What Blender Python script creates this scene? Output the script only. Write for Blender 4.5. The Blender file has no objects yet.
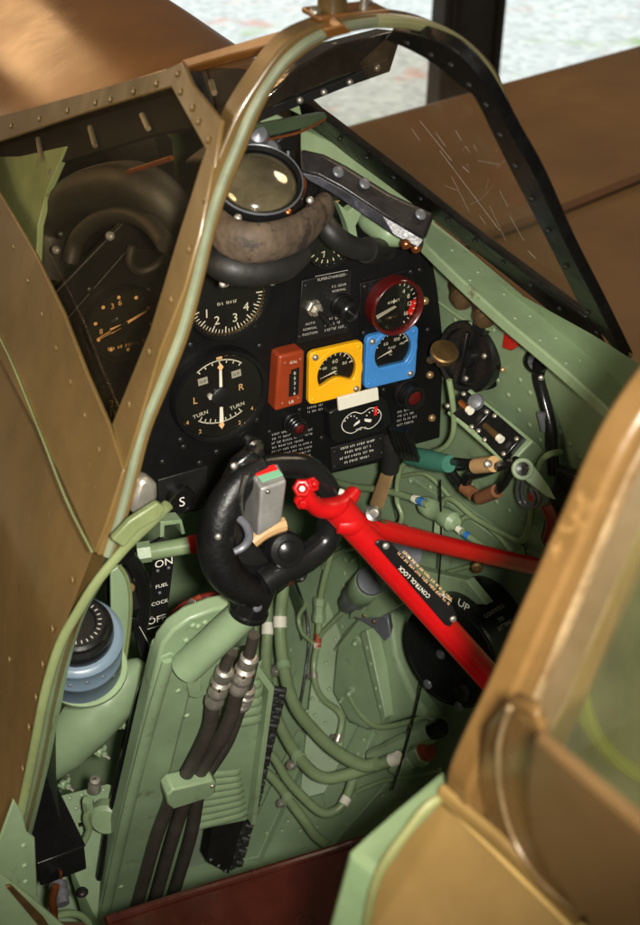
import bpy, math, random
from mathutils import Vector, Matrix
from mathutils.bvhtree import BVHTree
random.seed(7)
R_ = math.radians
sc = bpy.context.scene
COL = sc.collection
V = Vector

# ---------------------------------------------------------------- camera
FPX, PW, PH = 1285.0, 640.0, 925.0
psi, th, rl = R_(29), R_(32), R_(1.5)
cF = V((math.sin(psi)*math.cos(th), math.cos(psi)*math.cos(th), -math.sin(th)))
r0 = V((math.cos(psi), -math.sin(psi), 0)); u0 = r0.cross(cF)
cR = r0*math.cos(rl) + u0*math.sin(rl)
cU = -r0*math.sin(rl) + u0*math.cos(rl)
def ray(x, y): return cF + cR*((x-PW/2)/FPX) - cU*((y-PH/2)/FPX)
cC = -ray(340, 350)*1.3
cam_d = bpy.data.cameras.new('camera'); cam = bpy.data.objects.new('camera', cam_d); COL.objects.link(cam)
cam_d.sensor_fit = 'VERTICAL'; cam_d.sensor_height = 36; cam_d.lens = FPX/PH*36
m3 = Matrix((cR, cU, -cF)).transposed()
cam.matrix_world = Matrix.Translation(cC) @ m3.to_4x4()
cam_d.clip_start = .02; cam_d.clip_end = 500
cam_d.dof.use_dof = True; cam_d.dof.focus_distance = 1.27; cam_d.dof.aperture_fstop = 9
sc.camera = cam

# a point of the place seen at photo pixel (x,y): on plane Y, on any plane, on the cockpit skin
def P(x, y, Y):
    d = ray(x, y); return cC + d*((Y-cC.y)/d.y)
def PX(x, y, X):
    d = ray(x, y); return cC + d*((X-cC.x)/d.x)
def PZ(x, y, Z):
    d = ray(x, y); return cC + d*((Z-cC.z)/d.z)
class Plane:
    def __init__(s, a, b, c):
        s.o = V(a); s.n = (V(b)-V(a)).cross(V(c)-V(a)).normalized()
        if s.n.dot(cC-s.o) < 0: s.n = -s.n
    def hit(s, x, y, lift=0):
        d = ray(x, y); return cC + d*((s.o-cC).dot(s.n)/d.dot(s.n)) + s.n*lift
SHELL = None
def S(x, y, lift=0):                   # point on the cockpit skin, lifted off along its normal
    d = ray(x, y).normalized(); h = SHELL.ray_cast(cC, d)
    n = h[1]; n = n if n.dot(d) < 0 else -n
    return h[0] + n*lift
def SN(x, y):
    d = ray(x, y).normalized(); h = SHELL.ray_cast(cC, d)
    n = h[1]; return n if n.dot(d) < 0 else -n
def SR(x, y, back):                    # on the ray, `back` metres in front of the cockpit skin
    d = ray(x, y).normalized(); h = SHELL.ray_cast(cC, d); return h[0] - d*back
def pxm(p): return (V(p)-cC).dot(cF)/FPX   # metres per photo pixel at p

# ---------------------------------------------------------------- materials
def lin(c):
    f = lambda v: v/12.92 if v <= .04045 else ((v+.055)/1.055)**2.4
    return tuple(f(v/255) for v in c)
def mat(name, rgb, rough=.5, metal=0, var=.12, vs=9, bump=.08, bs=220, spec=.5, coat=0, chip=None, chipt=.68, chips=55, linear=False, rv=.1, chipmetal=0, dent=0, chipw=.05):
    m = bpy.data.materials.new(name); m.use_nodes = True
    nt = m.node_tree; N = nt.nodes; L = nt.links
    b = N['Principled BSDF']; c = rgb if linear else lin(rgb)
    tc = N.new('ShaderNodeTexCoord')
    n1 = N.new('ShaderNodeTexNoise'); n1.inputs['Scale'].default_value = vs; n1.inputs['Detail'].default_value = 6; n1.inputs['Roughness'].default_value = .65
    L.new(tc.outputs['Object'], n1.inputs['Vector'])
    mx = N.new('ShaderNodeMix'); mx.data_type = 'RGBA'
    mr = N.new('ShaderNodeMapRange'); mr.inputs[1].default_value = .3; mr.inputs[2].default_value = .7
    L.new(n1.outputs[0], mr.inputs[0]); L.new(mr.outputs[0], mx.inputs[0])
    mx.inputs[6].default_value = (*[max(0, v*(1-var)) for v in c], 1)
    mx.inputs[7].default_value = (*[min(1, v*(1+var)) for v in c], 1)
    out = mx.outputs[2]
    n2 = N.new('ShaderNodeTexNoise'); n2.inputs['Scale'].default_value = bs; n2.inputs['Detail'].default_value = 4
    L.new(tc.outputs['Object'], n2.inputs['Vector'])
    if chip:
        n3 = N.new('ShaderNodeTexNoise'); n3.inputs['Scale'].default_value = chips; n3.inputs['Detail'].default_value = 8; n3.inputs['Roughness'].default_value = .7
        L.new(tc.outputs['Object'], n3.inputs['Vector'])
        r3 = N.new('ShaderNodeMapRange'); r3.inputs[1].default_value = chipt; r3.inputs[2].default_value = chipt+chipw
        L.new(n3.outputs[0], r3.inputs[0])
        m2 = N.new('ShaderNodeMix'); m2.data_type = 'RGBA'; L.new(r3.outputs[0], m2.inputs[0]); L.new(out, m2.inputs[6])
        m2.inputs[7].default_value = (*lin(chip), 1); out = m2.outputs[2]
        if chipmetal:
            mm = N.new('ShaderNodeMath'); mm.operation = 'MULTIPLY'; mm.inputs[1].default_value = chipmetal
            L.new(r3.outputs[0], mm.inputs[0]); L.new(mm.outputs[0], b.inputs['Metallic'])
    L.new(out, b.inputs['Base Color'])
    rr = N.new('ShaderNodeMapRange'); rr.inputs[1].default_value = .3; rr.inputs[2].default_value = .7
    rr.inputs[3].default_value = max(0, rough-rv); rr.inputs[4].default_value = min(1, rough+rv)
    L.new(n1.outputs[0], rr.inputs[0]); L.new(rr.outputs[0], b.inputs['Roughness'])
    if not (chip and chipmetal): b.inputs['Metallic'].default_value = metal
    b.inputs['Specular IOR Level'].default_value = spec
    b.inputs['Coat Weight'].default_value = coat; b.inputs['Coat Roughness'].default_value = .12
    if bump:
        bp = N.new('ShaderNodeBump'); bp.inputs['Strength'].default_value = bump; bp.inputs['Distance'].default_value = .002
        L.new(n2.outputs[0], bp.inputs['Height']); L.new(bp.outputs[0], b.inputs['Normal'])
        if dent:
            n4 = N.new('ShaderNodeTexNoise'); n4.inputs['Scale'].default_value = 11; n4.inputs['Detail'].default_value = 2
            L.new(tc.outputs['Object'], n4.inputs['Vector'])
            b2 = N.new('ShaderNodeBump'); b2.inputs['Strength'].default_value = dent; b2.inputs['Distance'].default_value = .012
            L.new(n4.outputs[0], b2.inputs['Height']); L.new(b2.outputs[0], bp.inputs['Normal'])
    return m
def glass(name, tint, gl=.06, dust=.0, dustcol=(.5, .45, .38), fr=.35):
    m = bpy.data.materials.new(name); m.use_nodes = True
    nt = m.node_tree; N = nt.nodes; L = nt.links; N.remove(N['Principled BSDF']); o = N['Material Output']
    t = N.new('ShaderNodeBsdfTransparent'); t.inputs[0].default_value = (*tint, 1)
    g = N.new('ShaderNodeBsdfGlossy'); g.inputs['Roughness'].default_value = .03
    lw = N.new('ShaderNodeLayerWeight'); lw.inputs[0].default_value = .25
    ma = N.new('ShaderNodeMath'); ma.operation = 'MULTIPLY_ADD'; ma.inputs[1].default_value = fr; ma.inputs[2].default_value = gl
    L.new(lw.outputs['Fresnel'], ma.inputs[0])
    mx = N.new('ShaderNodeMixShader'); L.new(ma.outputs[0], mx.inputs[0]); L.new(t.outputs[0], mx.inputs[1]); L.new(g.outputs[0], mx.inputs[2])
    out = mx.outputs[0]
    if dust:
        d = N.new('ShaderNodeBsdfDiffuse'); d.inputs[0].default_value = (*dustcol, 1)
        tc = N.new('ShaderNodeTexCoord'); n = N.new('ShaderNodeTexNoise'); n.inputs['Scale'].default_value = 14; n.inputs['Detail'].default_value = 8
        L.new(tc.outputs['Object'], n.inputs['Vector'])
        mr = N.new('ShaderNodeMapRange'); mr.inputs[1].default_value = .35; mr.inputs[2].default_value = .75; mr.inputs[3].default_value = dust*.5; mr.inputs[4].default_value = dust*1.6
        L.new(n.outputs[0], mr.inputs[0])
        m2 = N.new('ShaderNodeMixShader'); L.new(mr.outputs[0], m2.inputs[0]); L.new(out, m2.inputs[1]); L.new(d.outputs[0], m2.inputs[2]); out = m2.outputs[0]
    L.new(out, o.inputs[0]); return m

GREEN = mat('cockpit_green', (124, 144, 111), .40, var=.20, vs=7, bump=.06, bs=160, chip=(82, 88, 62), chipt=.60, chips=26, chipw=.14)
GREEN2 = mat('cockpit_green_pale', (130, 150, 115), .38, var=.18, vs=12, bump=.06, chip=(96, 94, 66), chipt=.60, chips=40, chipw=.12)
PIPE = mat('pipe_green', (120, 138, 100), .36, var=.16, vs=25, bump=.03, chip=(105, 104, 72), chipt=.66, chips=50)
OLIVE = mat('olive_brown_paint', (100, 79, 43), .30, var=.26, vs=5, bump=.07, bs=90, chip=(118, 98, 58), chipt=.66, chips=30, spec=.6, coat=.45, dent=.30)
EARTH = mat('dark_earth_paint', (122, 80, 36), .34, var=.2, vs=5, bump=.05, bs=90, spec=.6, dent=.05)
WING = mat('wing_brown_paint', (120, 92, 58), .42, var=.18, vs=3, bump=.05, bs=60, dent=.2)
RIM = mat('rim_pale_green', (108, 118, 78), .4, var=.18, vs=20, chip=(112, 92, 54), chipt=.62, chips=45)
BEAD = mat('arch_bead_grey_green', (118, 124, 100), .35, var=.15, vs=30)
BLACK = mat('black_enamel', (20, 20, 20), .27, var=.25, vs=14, bump=.06, bs=300, chip=(48, 46, 42), chipt=.72, chips=70)
PANEL = mat('panel_black', (11, 11, 11), .5, var=.2, vs=12, bump=.12, bs=420, spec=.25, chip=(24, 23, 22), chipt=.72, chips=60)
SATIN = mat('black_satin', (24, 23, 22), .45, var=.25, vs=20, bump=.15, bs=260, spec=.4)
CRACKLE = mat('black_crackle', (14, 14, 14), .40, var=.3, vs=40, bump=.28, bs=240, spec=.35)
DIAL = mat('dial_black', (8, 8, 8), .6, var=.1, bump=0)
RUBBER = mat('black_rubber', (30, 29, 27), .55, var=.25, vs=18, bump=.15, bs=160, chip=(70, 62, 50), chipt=.70, chips=35)
HOSE = mat('rubber_hose', (54, 49, 43), .5, var=.3, vs=25, bump=.2, bs=120, chip=(92, 70, 38), chipt=.67, chips=28)
RED = mat('red_enamel', (168, 12, 14), .3, var=.08, vs=14, bump=.06, bs=50, coat=.15, chip=(96, 14, 12), chipt=.64, chips=45)
REDTAPE = mat('red_band', (200, 26, 24), .5, var=.1)
MAROON = mat('maroon_rim', (78, 17, 15), .3, var=.2, vs=20, bump=.03, coat=.3)
DKRED = mat('dark_red_hose', (104, 28, 20), .45, var=.3, vs=18, chip=(70, 52, 36), chipt=.62, chips=40)
BRICK = mat('brick_red_plastic', (140, 54, 24), .4, var=.14, vs=20, bump=.04)
YELLOW = mat('yellow_enamel', (232, 170, 20), .38, var=.10, vs=30, bump=.05, coat=.1, chip=(150, 112, 30), chipt=.68, chips=70)
BLUE = mat('blue_enamel', (62, 128, 194), .38, var=.10, vs=30, bump=.05, coat=.1, chip=(48, 84, 122), chipt=.68, chips=70)
WHITE = mat('white_lettering', (232, 228, 214), .6, var=.05, bump=0)
CREAM = mat('cream_tape', (222, 218, 200), .6, var=.08, bump=.05)
PEACH = mat('luminous_peach', (240, 192, 140), .6, var=.1, bump=0)
GREY = mat('light_grey_lettering', (176, 172, 164), .6, var=.1, bump=0)
STEEL = mat('bare_steel', (190, 186, 178), .28, metal=1, var=.2, vs=30, bump=.06)
ALU = mat('dull_aluminium', (176, 170, 158), .4, metal=.75, var=.25, vs=40, bump=.08, chip=(110, 96, 72), chipt=.62, chips=60)
BRASS = mat('aged_bronze', (124, 98, 62), .42, metal=.8, var=.3, vs=40, bump=.06)
COPPER = mat('copper', (196, 116, 70), .3, metal=.9, var=.25, vs=40)
SAND = mat('pink_brass_screw', (176, 142, 100), .35, metal=.6, var=.2)
LEATHER = mat('worn_brown_leather', (82, 68, 54), .72, var=.45, vs=34, bump=1.0, bs=70, chip=(46, 37, 30), chipt=.52, chips=40)
BLUEGREY = mat('blue_grey_paint', (98, 116, 130), .4, var=.1, vs=18, bump=.05, chip=(62, 60, 62), chipt=.70, chips=45)
MAHOG = mat('red_brown_composite', (56, 18, 10), .30, var=.45, vs=16, bump=.1, bs=60, coat=.15, chip=(58, 18, 12), chipt=.6, chips=22)
TEAL = mat('teal_sleeve', (58, 112, 94), .5, var=.14, vs=30)
TAN = mat('tan_leather_strap', (178, 142, 96), .6, var=.15, vs=30, bump=.15)
GREYM = mat('slate_grey_casting', (104, 106, 112), .4, metal=.25, var=.25, vs=20, bump=.1)
BLUETAPE = mat('blue_tape', (50, 110, 180), .5, var=.08)
REDPINK = mat('rust_brown_tape', (142, 62, 34), .5, var=.1)
STARK = mat('red_marker', (224, 34, 30), .45, var=.05, bump=0)
PALEGREEN = mat('green_marker', (120, 176, 140), .45, var=.05, bump=0)
DARKGREEN = mat('dark_green_enamel', (56, 68, 48), .35, var=.15, vs=20)
TRANS = glass('clear_perspex', (.93, .92, .88), .03)
PORTGL = glass('brown_tinted_perspex', (.95, .90, .80), .005, .006, (.26, .20, .13), .12)
STARGL = glass('dusty_perspex', (.92, .89, .84), .002, .05, (.6, .45, .32), .05)
CANGL = glass('greenish_perspex', (.84, .86, .68), .10, .09, (.36, .33, .16))

# ---------------------------------------------------------------- mesh builder
class MB:
    def __init__(s): s.v = []; s.f = []
    def add(s, vs, fs):
        o = len(s.v); s.v += [V(p) for p in vs]; s.f += [tuple(i+o for i in f) for f in fs]; return s
    def prism(s, pts, ext):
        n = len(pts); ext = V(ext)
        return s.add(list(pts)+[V(p)+ext for p in pts],
            [tuple(range(n))[::-1], tuple(range(n, 2*n))]+[(i, (i+1) % n, n+(i+1) % n, n+i) for i in range(n)])
    def ringprism(s, outer, inner, ext, closed=True):    # band between two outlines, extruded
        n = len(outer); ext = V(ext); o = list(outer)+list(inner); o = o+[V(p)+ext for p in o]; f = []
        rng = range(n) if closed else range(n-1)
        for i in rng:
            j = (i+1) % n
            f += [(i, j, n+j, n+i), (2*n+j, 2*n+i, 3*n+i, 3*n+j), (j, i, 2*n+i, 2*n+j), (n+i, n+j, 3*n+j, 3*n+i)]
        if not closed: f += [(0, n, 3*n, 2*n), (n-1, 3*n-1, 4*n-1, 2*n-1)]
        return s.add(o, f)
    def box(s, fr, cu, cv, cw, su, sv, sw):
        p = [fr.pt(cu+a*su/2, cv+b*sv/2, cw+c*sw/2) for c in (-1, 1) for a, b in ((-1, -1), (1, -1), (1, 1), (-1, 1))]
        return s.add(p, [(3, 2, 1, 0), (4, 5, 6, 7), (0, 1, 5, 4), (1, 2, 6, 5), (2, 3, 7, 6), (3, 0, 4, 7)])
    def lathe(s, fr, prof, n=32, a0=0, a1=2*math.pi, ru=1, rv=1, caps=(1, 1)):   # profile (radius, height) about fr.z
        full = abs(a1-a0-2*math.pi) < 1e-6; m = n if full else n+1; vs = []
        for r, h in prof:
            for k in range(m):
                a = a0+(a1-a0)*k/n; vs.append(fr.pt(r*ru*math.cos(a), r*rv*math.sin(a), h))
        fs = []
        for i in range(len(prof)-1):
            for k in range(n):
                j = (k+1) % m; fs.append((i*m+k, i*m+j, (i+1)*m+j, (i+1)*m+k))
        if caps[0] and prof[0][0] > 1e-6: fs.append(tuple(range(m))[::-1])
        if caps[1] and prof[-1][0] > 1e-6: fs.append(tuple((len(prof)-1)*m+k for k in range(m)))
        return s.add(vs, fs)
    def cyl(s, a, b, r, n=16, r2=None):
        fr = Fr.axis(a, V(b)-V(a)); h = (V(b)-V(a)).length; return s.lathe(fr, [(r, 0), (r2 if r2 is not None else r, h)], n)
    def tube(s, pts, r, n=10, closed=False, smooth=6, flat=None):
        pts = [V(p) for p in pts]; rs = r if isinstance(r, (list, tuple)) else [r]*len(pts)
        if smooth and len(pts) > 2: pts, rs = spline(pts, rs, smooth, closed)
        m = len(pts); vs = []; fs = []; up = None
        for i in range(m):
            t = (pts[(i+1) % m]-pts[i-1]) if closed or 0 < i < m-1 else (pts[1]-pts[0] if i == 0 else pts[-1]-pts[-2])
            t = t.normalized()
            if up is None:
                up = V((0, 0, 1)) if abs(t.z) < .9 else V((0, 1, 0))
            a = (up-t*up.dot(t)).normalized(); b = t.cross(a); up = a
            for k in range(n):
                q = 2*math.pi*k/n
                if flat: vs.append(pts[i]+a*rs[i]*math.cos(q)*flat[0]+b*rs[i]*math.sin(q)*flat[1])
                else: vs.append(pts[i]+a*rs[i]*math.cos(q)+b*rs[i]*math.sin(q))
        for i in range(m if closed else m-1):
            for k in range(n):
                j = (k+1) % n; i2 = (i+1) % m; fs.append((i*n+k, i*n+j, i2*n+j, i2*n+k))
        if not closed: fs += [tuple(range(n))[::-1], tuple((m-1)*n+k for k in range(n))]
        return s.add(vs, fs)
    def ball(s, c, r, n=12, sc=(1, 1, 1), fr=None):
        fr = fr or Fr(c, (1, 0, 0), (0, 1, 0)); fr = Fr(c, fr.x, fr.y); m = n//2
        prof = [(math.sin(math.pi*i/m), -math.cos(math.pi*i/m)) for i in range(m+1)]; vs = []; fs = []
        for q, h in prof:
            for k in range(n):
                a = 2*math.pi*k/n; vs.append(fr.pt(r*sc[0]*q*math.cos(a), r*sc[1]*q*math.sin(a), r*sc[2]*h))
        for i in range(m):
            for k in range(n):
                j = (k+1) % n; fs.append((i*n+k, i*n+j, (i+1)*n+j, (i+1)*n+k))
        return s.add(vs, fs)
    def dome(s, c, nrm, r, h=.5, n=10):                   # rivet or screw head
        fr = Fr.axis(c, nrm); return s.lathe(fr, [(r, 0), (r*.85, r*h*.55), (r*.5, r*h*.9), (0, r*h)], n)
    def grid(s, rows, thick=0):
        h = len(rows); w = len(rows[0]); vs = [p for r in rows for p in r]
        return s.add(vs, [(i*w+j, i*w+j+1, (i+1)*w+j+1, (i+1)*w+j) for i in range(h-1) for j in range(w-1)])
    def text(s, fr, txt, size, u=0, v=0, w=.0006, rot=0, align='C', sx=1.0, bold=0):
        tot = sum(GL(c)[2] for c in txt)*size*sx; x = -tot/2 if align == 'C' else 0; ca, sa = math.cos(rot), math.sin(rot)
        for c in txt:
            gv, gf, adv = GL(c)
            if gf:
                def q(p):
                    a = x+p[0]*size*sx; b = (p[1]-.35)*size; return fr.pt(u+a*ca-b*sa, v+a*sa+b*ca, w)
                s.add([q(p) for p in gv], gf)
            x += adv*size*sx
        return s
    def stroke(s, fr, pts, wd, w=.0006):                  # flat painted line
        pts = [V((a, b)) for a, b in pts]; vs = []; n = len(pts)
        for i, p in enumerate(pts):
            t = (pts[min(i+1, n-1)]-pts[max(i-1, 0)]).normalized(); q = V((-t.y, t.x))*wd/2
            vs += [fr.pt(*(p+q), w), fr.pt(*(p-q), w)]
        return s.add(vs, [(2*i, 2*i+1, 2*i+3, 2*i+2) for i in range(n-1)])
    def scrib(s, fr, u, v, width, size, w=.0006, seed=0):  # one line of print too small to read
        r = random.Random(seed); x = u
        while x < u+width:
            k = r.choice((2, 3, 4, 5, 6))
            for _ in range(k):
                if x > u+width: break
                a = size*.42; t = r.random()
                if t < .4: s.stroke(fr, [(x, v-size*.4), (x, v+size*.4)], size*.16, w)
                if .2 < t < .75: s.stroke(fr, [(x, v+size*.35), (x+a*.8, v+size*.35)], size*.16, w)
                if t > .5: s.stroke(fr, [(x+a*.6, v-size*.4), (x+a*.1, v+size*.4)], size*.16, w)
                if t < .55: s.stroke(fr, [(x, v-size*.05), (x+a*.7, v-size*.1)], size*.14, w)
                x += size*.62
            x += size*.55
        return s
    def build(s, name, m, parent=None, bev=0, ang=35, seg=2, sub=0, loc=None):
        root = parent
        while root is not None and root.parent is not None: root = root.parent
        if root is not None: o0 = root.location
        elif loc is not None: o0 = V(loc)
        else:
            c = sum(s.v, V())/max(1, len(s.v)); o0 = V((c.x, c.y, min(p.z for p in s.v)))
        me = bpy.data.meshes.new(name); me.from_pydata([tuple(p-o0) for p in s.v], [], s.f)
        me.validate(); me.update(); me.materials.append(m)
        for p in me.polygons: p.use_smooth = True
        try: me.set_sharp_from_angle(angle=R_(ang))
        except Exception: pass
        o = bpy.data.objects.new(name, me); COL.objects.link(o)
        if parent is not None: o.parent = parent
        else: o.location = o0
        if bev:
            b = o.modifiers.new('bevel', 'BEVEL'); b.width = bev; b.segments = seg; b.limit_method = 'ANGLE'; b.angle_limit = R_(40)
        if sub:
            b = o.modifiers.new('sub', 'SUBSURF'); b.levels = sub; b.render_levels = sub
        return o
def spline(pts, rs, k, closed):
    n = len(pts); op = []; orr = []
    for i in range(n if closed else n-1):
        g = (lambda j: pts[j % n]) if closed else (lambda j: pts[max(0, min(n-1, j))])
        p0, p1, p2, p3 = g(i-1), g(i), g(i+1), g(i+2)
        for q in range(k):
            t = q/k
            op.append(.5*((2*p1)+(p2-p0)*t+(2*p0-5*p1+4*p2-p3)*t*t+(3*p1-p0-3*p2+p3)*t**3))
            orr.append(rs[i]*(1-t)+rs[(i+1) % n]*t)
    if not closed: op.append(pts[-1]); orr.append(rs[-1])
    return op, orr
def spl2(pts, k=6): return spline([V((*p, 0)) if len(p) == 2 else V(p) for p in pts], [1]*len(pts), k, False)[0]
def spl_px(pts, k=4): return [(p.x, p.y) for p in spl2(pts, k)]
class Fr:
    def __init__(s, o, x, y): s.o = V(o); s.x = V(x).normalized(); s.z = s.x.cross(V(y)).normalized(); s.y = s.z.cross(s.x)
    def pt(s, u, v, w=0): return s.o+s.x*u+s.y*v+s.z*w
    @staticmethod
    def axis(o, z, ref=None):
        z = V(z).normalized(); r = V(ref) if ref else (V((0, 0, 1)) if abs(z.z) < .95 else V((0, 1, 0)))
        x = r.cross(z).normalized(); return Fr(o, x, z.cross(x))
_gl = {}
def GL(c):
    if c in _gl: return _gl[c]
    if c == ' ': _gl[c] = ([], [], .3); return _gl[c]
    cu = bpy.data.curves.new('glyph', 'FONT'); cu.body = c; cu.resolution_u = 3
    o = bpy.data.objects.new('glyph', cu); COL.objects.link(o)
    dg = bpy.context.evaluated_depsgraph_get(); ev = o.evaluated_get(dg); me = ev.to_mesh()
    vs = [tuple(v.co) for v in me.vertices]; fs = [tuple(p.vertices) for p in me.polygons]
    x0 = min(v[0] for v in vs); x1 = max(v[0] for v in vs)
    vs = [(v[0]-x0+.04, v[1]) for v in vs]; _gl[c] = (vs, fs, x1-x0+.13)
    ev.to_mesh_clear(); bpy.data.objects.remove(o); bpy.data.curves.remove(cu); return _gl[c]
for c in 'ABCDEFGHIJKLMNOPQRSTUVWXYZ0123456789.+°/': GL(c)

def tag(o, label=None, cat=None, group=None, kind=None):
    if label: o['label'] = label
    if cat: o['category'] = cat
    if group: o['group'] = group
    if kind: o['kind'] = kind
    return o
def thing(name, loc, label, cat, group=None):
    o = bpy.data.objects.new(name, None); o.location = loc; o.empty_display_size = .02; COL.objects.link(o)
    return tag(o, label, cat, group)
PF = lambda x, y, Y=0: Fr(P(x, y, Y), (1, 0, 0), (0, 0, 1))     # frame on a panel facing aft (z toward the pilot)

def bolts(name, spots, r, m, parent, h=.5, n=10, slot=False):
    proto = None
    for p, nr in spots:
        if proto is None:
            b = MB(); fr = Fr((0, 0, 0), (1, 0, 0), (0, 1, 0)); b.lathe(fr, [(r, -.001), (r, 0), (r*.85, r*h*.55), (r*.5, r*h*.9), (0, r*h)], n)
            root = parent
            while root.parent is not None: root = root.parent
            me = b.build(name, m, None, loc=(0, 0, 0)); proto = me; o = me
        else: o = bpy.data.objects.new(name, proto.data); COL.objects.link(o)
        o.parent = parent; o.location = V(p)-root.location; o.rotation_euler = V(nr).to_track_quat('Z', 'Y').to_euler()

# ================================================================ SETTING
def setting():
    g = MB().grid([[V((x, y, -2)) for x in (-30, 0, 30, 60)] for y in (2, 10, 30, 90)])
    gm = bpy.data.materials.new('pale_gravel'); gm.use_nodes = True; nt = gm.node_tree; N = nt.nodes; L = nt.links; b = N['Principled BSDF']
    tc = N.new('ShaderNodeTexCoord'); v = N.new('ShaderNodeTexVoronoi'); v.inputs['Scale'].default_value = 14; L.new(tc.outputs['Object'], v.inputs['Vector'])
    r = N.new('ShaderNodeValToRGB'); r.color_ramp.elements[0].color = (.42, .45, .45, 1); r.color_ramp.elements[1].color = (.74, .76, .74, 1)
    L.new(v.outputs['Color'], r.inputs[0])
    n = N.new('ShaderNodeTexNoise'); n.inputs['Scale'].default_value = 1.9; n.inputs['Detail'].default_value = 3; L.new(tc.outputs['Object'], n.inputs['Vector'])
    mr = N.new('ShaderNodeMapRange'); mr.inputs[1].default_value = .6; mr.inputs[2].default_value = .72; L.new(n.outputs[0], mr.inputs[0])
    m = N.new('ShaderNodeMix'); m.data_type = 'RGBA'; L.new(mr.outputs[0], m.inputs[0]); L.new(r.outputs[0], m.inputs[6]); m.inputs[7].default_value = (.62, .34, .28, 1)
    n2 = N.new('ShaderNodeTexNoise'); n2.inputs['Scale'].default_value = 1.3; n2.inputs['Detail'].default_value = 3; n2.noise_dimensions = '4D'; n2.inputs['W'].default_value = 4; L.new(tc.outputs['Object'], n2.inputs['Vector'])
    mr2 = N.new('ShaderNodeMapRange'); mr2.inputs[1].default_value = .62; mr2.inputs[2].default_value = .72; L.new(n2.outputs[0], mr2.inputs[0])
    m2 = N.new('ShaderNodeMix'); m2.data_type = 'RGBA'; L.new(mr2.outputs[0], m2.inputs[0]); L.new(m.outputs[2], m2.inputs[6]); m2.inputs[7].default_value = (.34, .46, .22, 1)
    L.new(m2.outputs[2], b.inputs['Base Color']); b.inputs['Roughness'].default_value = .8
    o = g.build('ground', gm); tag(o, 'pale wet gravel outside the hangar window', kind='structure')
    fl = MB().grid([[V((x, y, -1.99)) for x in (-8, 0, 12)] for y in (-6, 0, 4.15)])
    tag(fl.build('hangar_floor', mat('hangar_floor_paint', (70, 62, 54), .5, bs=20)), 'dark painted floor under the aircraft', kind='structure')
    # glazed front of the building: dark post between two openings
    t = thing('window_post', P(468, 178, 4.2), 'dark grey steel window post standing between two bright panes beyond the wing', 'window post')
    a = P(436, 40, 4.2); c = P(496, 40, 4.2); mb = MB(); fr = Fr((0, 4.2, 0), (1, 0, 0), (0, 0, 1))
    mb.box(fr, (a.x+c.x)/2, -.6, 0, c.x-a.x, 2.9, .12); mb.build('post', mat('post_paint', (62, 60, 60), .5), t, bev=.008)
    mb = MB(); mb.box(fr, a.x+.05, -.6, .075, .03, 2.9, .03); mb.box(fr, c.x-.05, -.6, .075, .03, 2.9, .03); mb.build('glazing_bead', mat('bead_paint', (48, 46, 46), .5), t, bev=.004)
setting()

def wing():
    L0 = PZ(350, 122, -.3); L1 = PZ(640, 43, -.26); d = (L1-L0)
    rows = []
    prof = [(-1.9, -.02), (-1.5, .0), (-.9, .02), (-.5, .03), (-.25, .02), (-.1, .0), (-.04, -.02), (-.01, -.045), (0, -.075), (-.02, -.11), (-.2, -.16), (-1.9, -.08)]
    for k in range(-3, 13):
        p = L0+d*(k/6); fw = 1-.012*max(0, k)
        rows.append([p+V((0, y*fw+.02, z+.02)) for y, z in prof])
    t = thing('aircraft_wing', L0, 'long brown painted wing stretching away behind the windscreen on the far side', 'wing')
    MB().grid(rows).build('wing_skin', WING, t, ang=60)
    mb = MB()
    for yy in (-.78,):
        mb.grid([[L0+d*(k/6)+V((0, yy*(1-.012*max(0, k))+.02+w, .05+.003)) for w in (-.012, .012)] for k in range(-3, 13)])
    mb.build('shadow_line', mat('shadow_line_brown', (96, 66, 40), .5), t)  # shadow line across the wing, painted as a darker brown band
wing()

# ================================================================ FUSELAGE
XC = -.10
def kY(y): return 1.0 if y < -.25 else max(.68, 1-(y+.25)*.40)
SEC = [(.215, .10), (.235, .05), (.262, -.08), (.285, -.22), (.288, -.36), (.265, -.52), (.21, -.63), (.11, -.69), (0, -.70)]
fus = thing('aircraft_fuselage', (XC, -.25, -.71), 'brown camouflaged fighter fuselage with open cockpit side and pale green interior', 'aircraft')
def shell():
    mb = MB(); full = [(u, z) for u, z in SEC]; ys = [-.72+.06*i for i in range(21)]
    def lp(pts, sgn, ylist):
        rows = []
        for y in ylist:
            fine = spl2([(u*kY(y), z-.02*(y+.25)*0) for u, z in pts], 4)
            rows.append([V((XC+sgn*p.x, y, p.y)) for p in fine])
        mb.grid(rows)
    lp(full, 1, ys); lp(full, -1, [y for y in ys if y > -.23])
    y = ys[-1]; fine = [p for p in spl2([(u*kY(y), z) for u, z in full], 4)]      # forward bulkhead
    ring = [V((XC+p.x, y, p.y)) for p in fine]+[V((XC-p.x, y, p.y)) for p in fine[::-1]][1:]
    mb.add(ring, [tuple(range(len(ring)))])
    lo = [(u, z) for u, z in SEC if z <= -.48]
    lp(lo, -1, [y for y in ys if y < -.20])                    # belly below the door
    return mb
_sh = shell()
SHELL = BVHTree.FromPolygons([tuple(v) for v in _sh.v], _sh.f)
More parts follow.
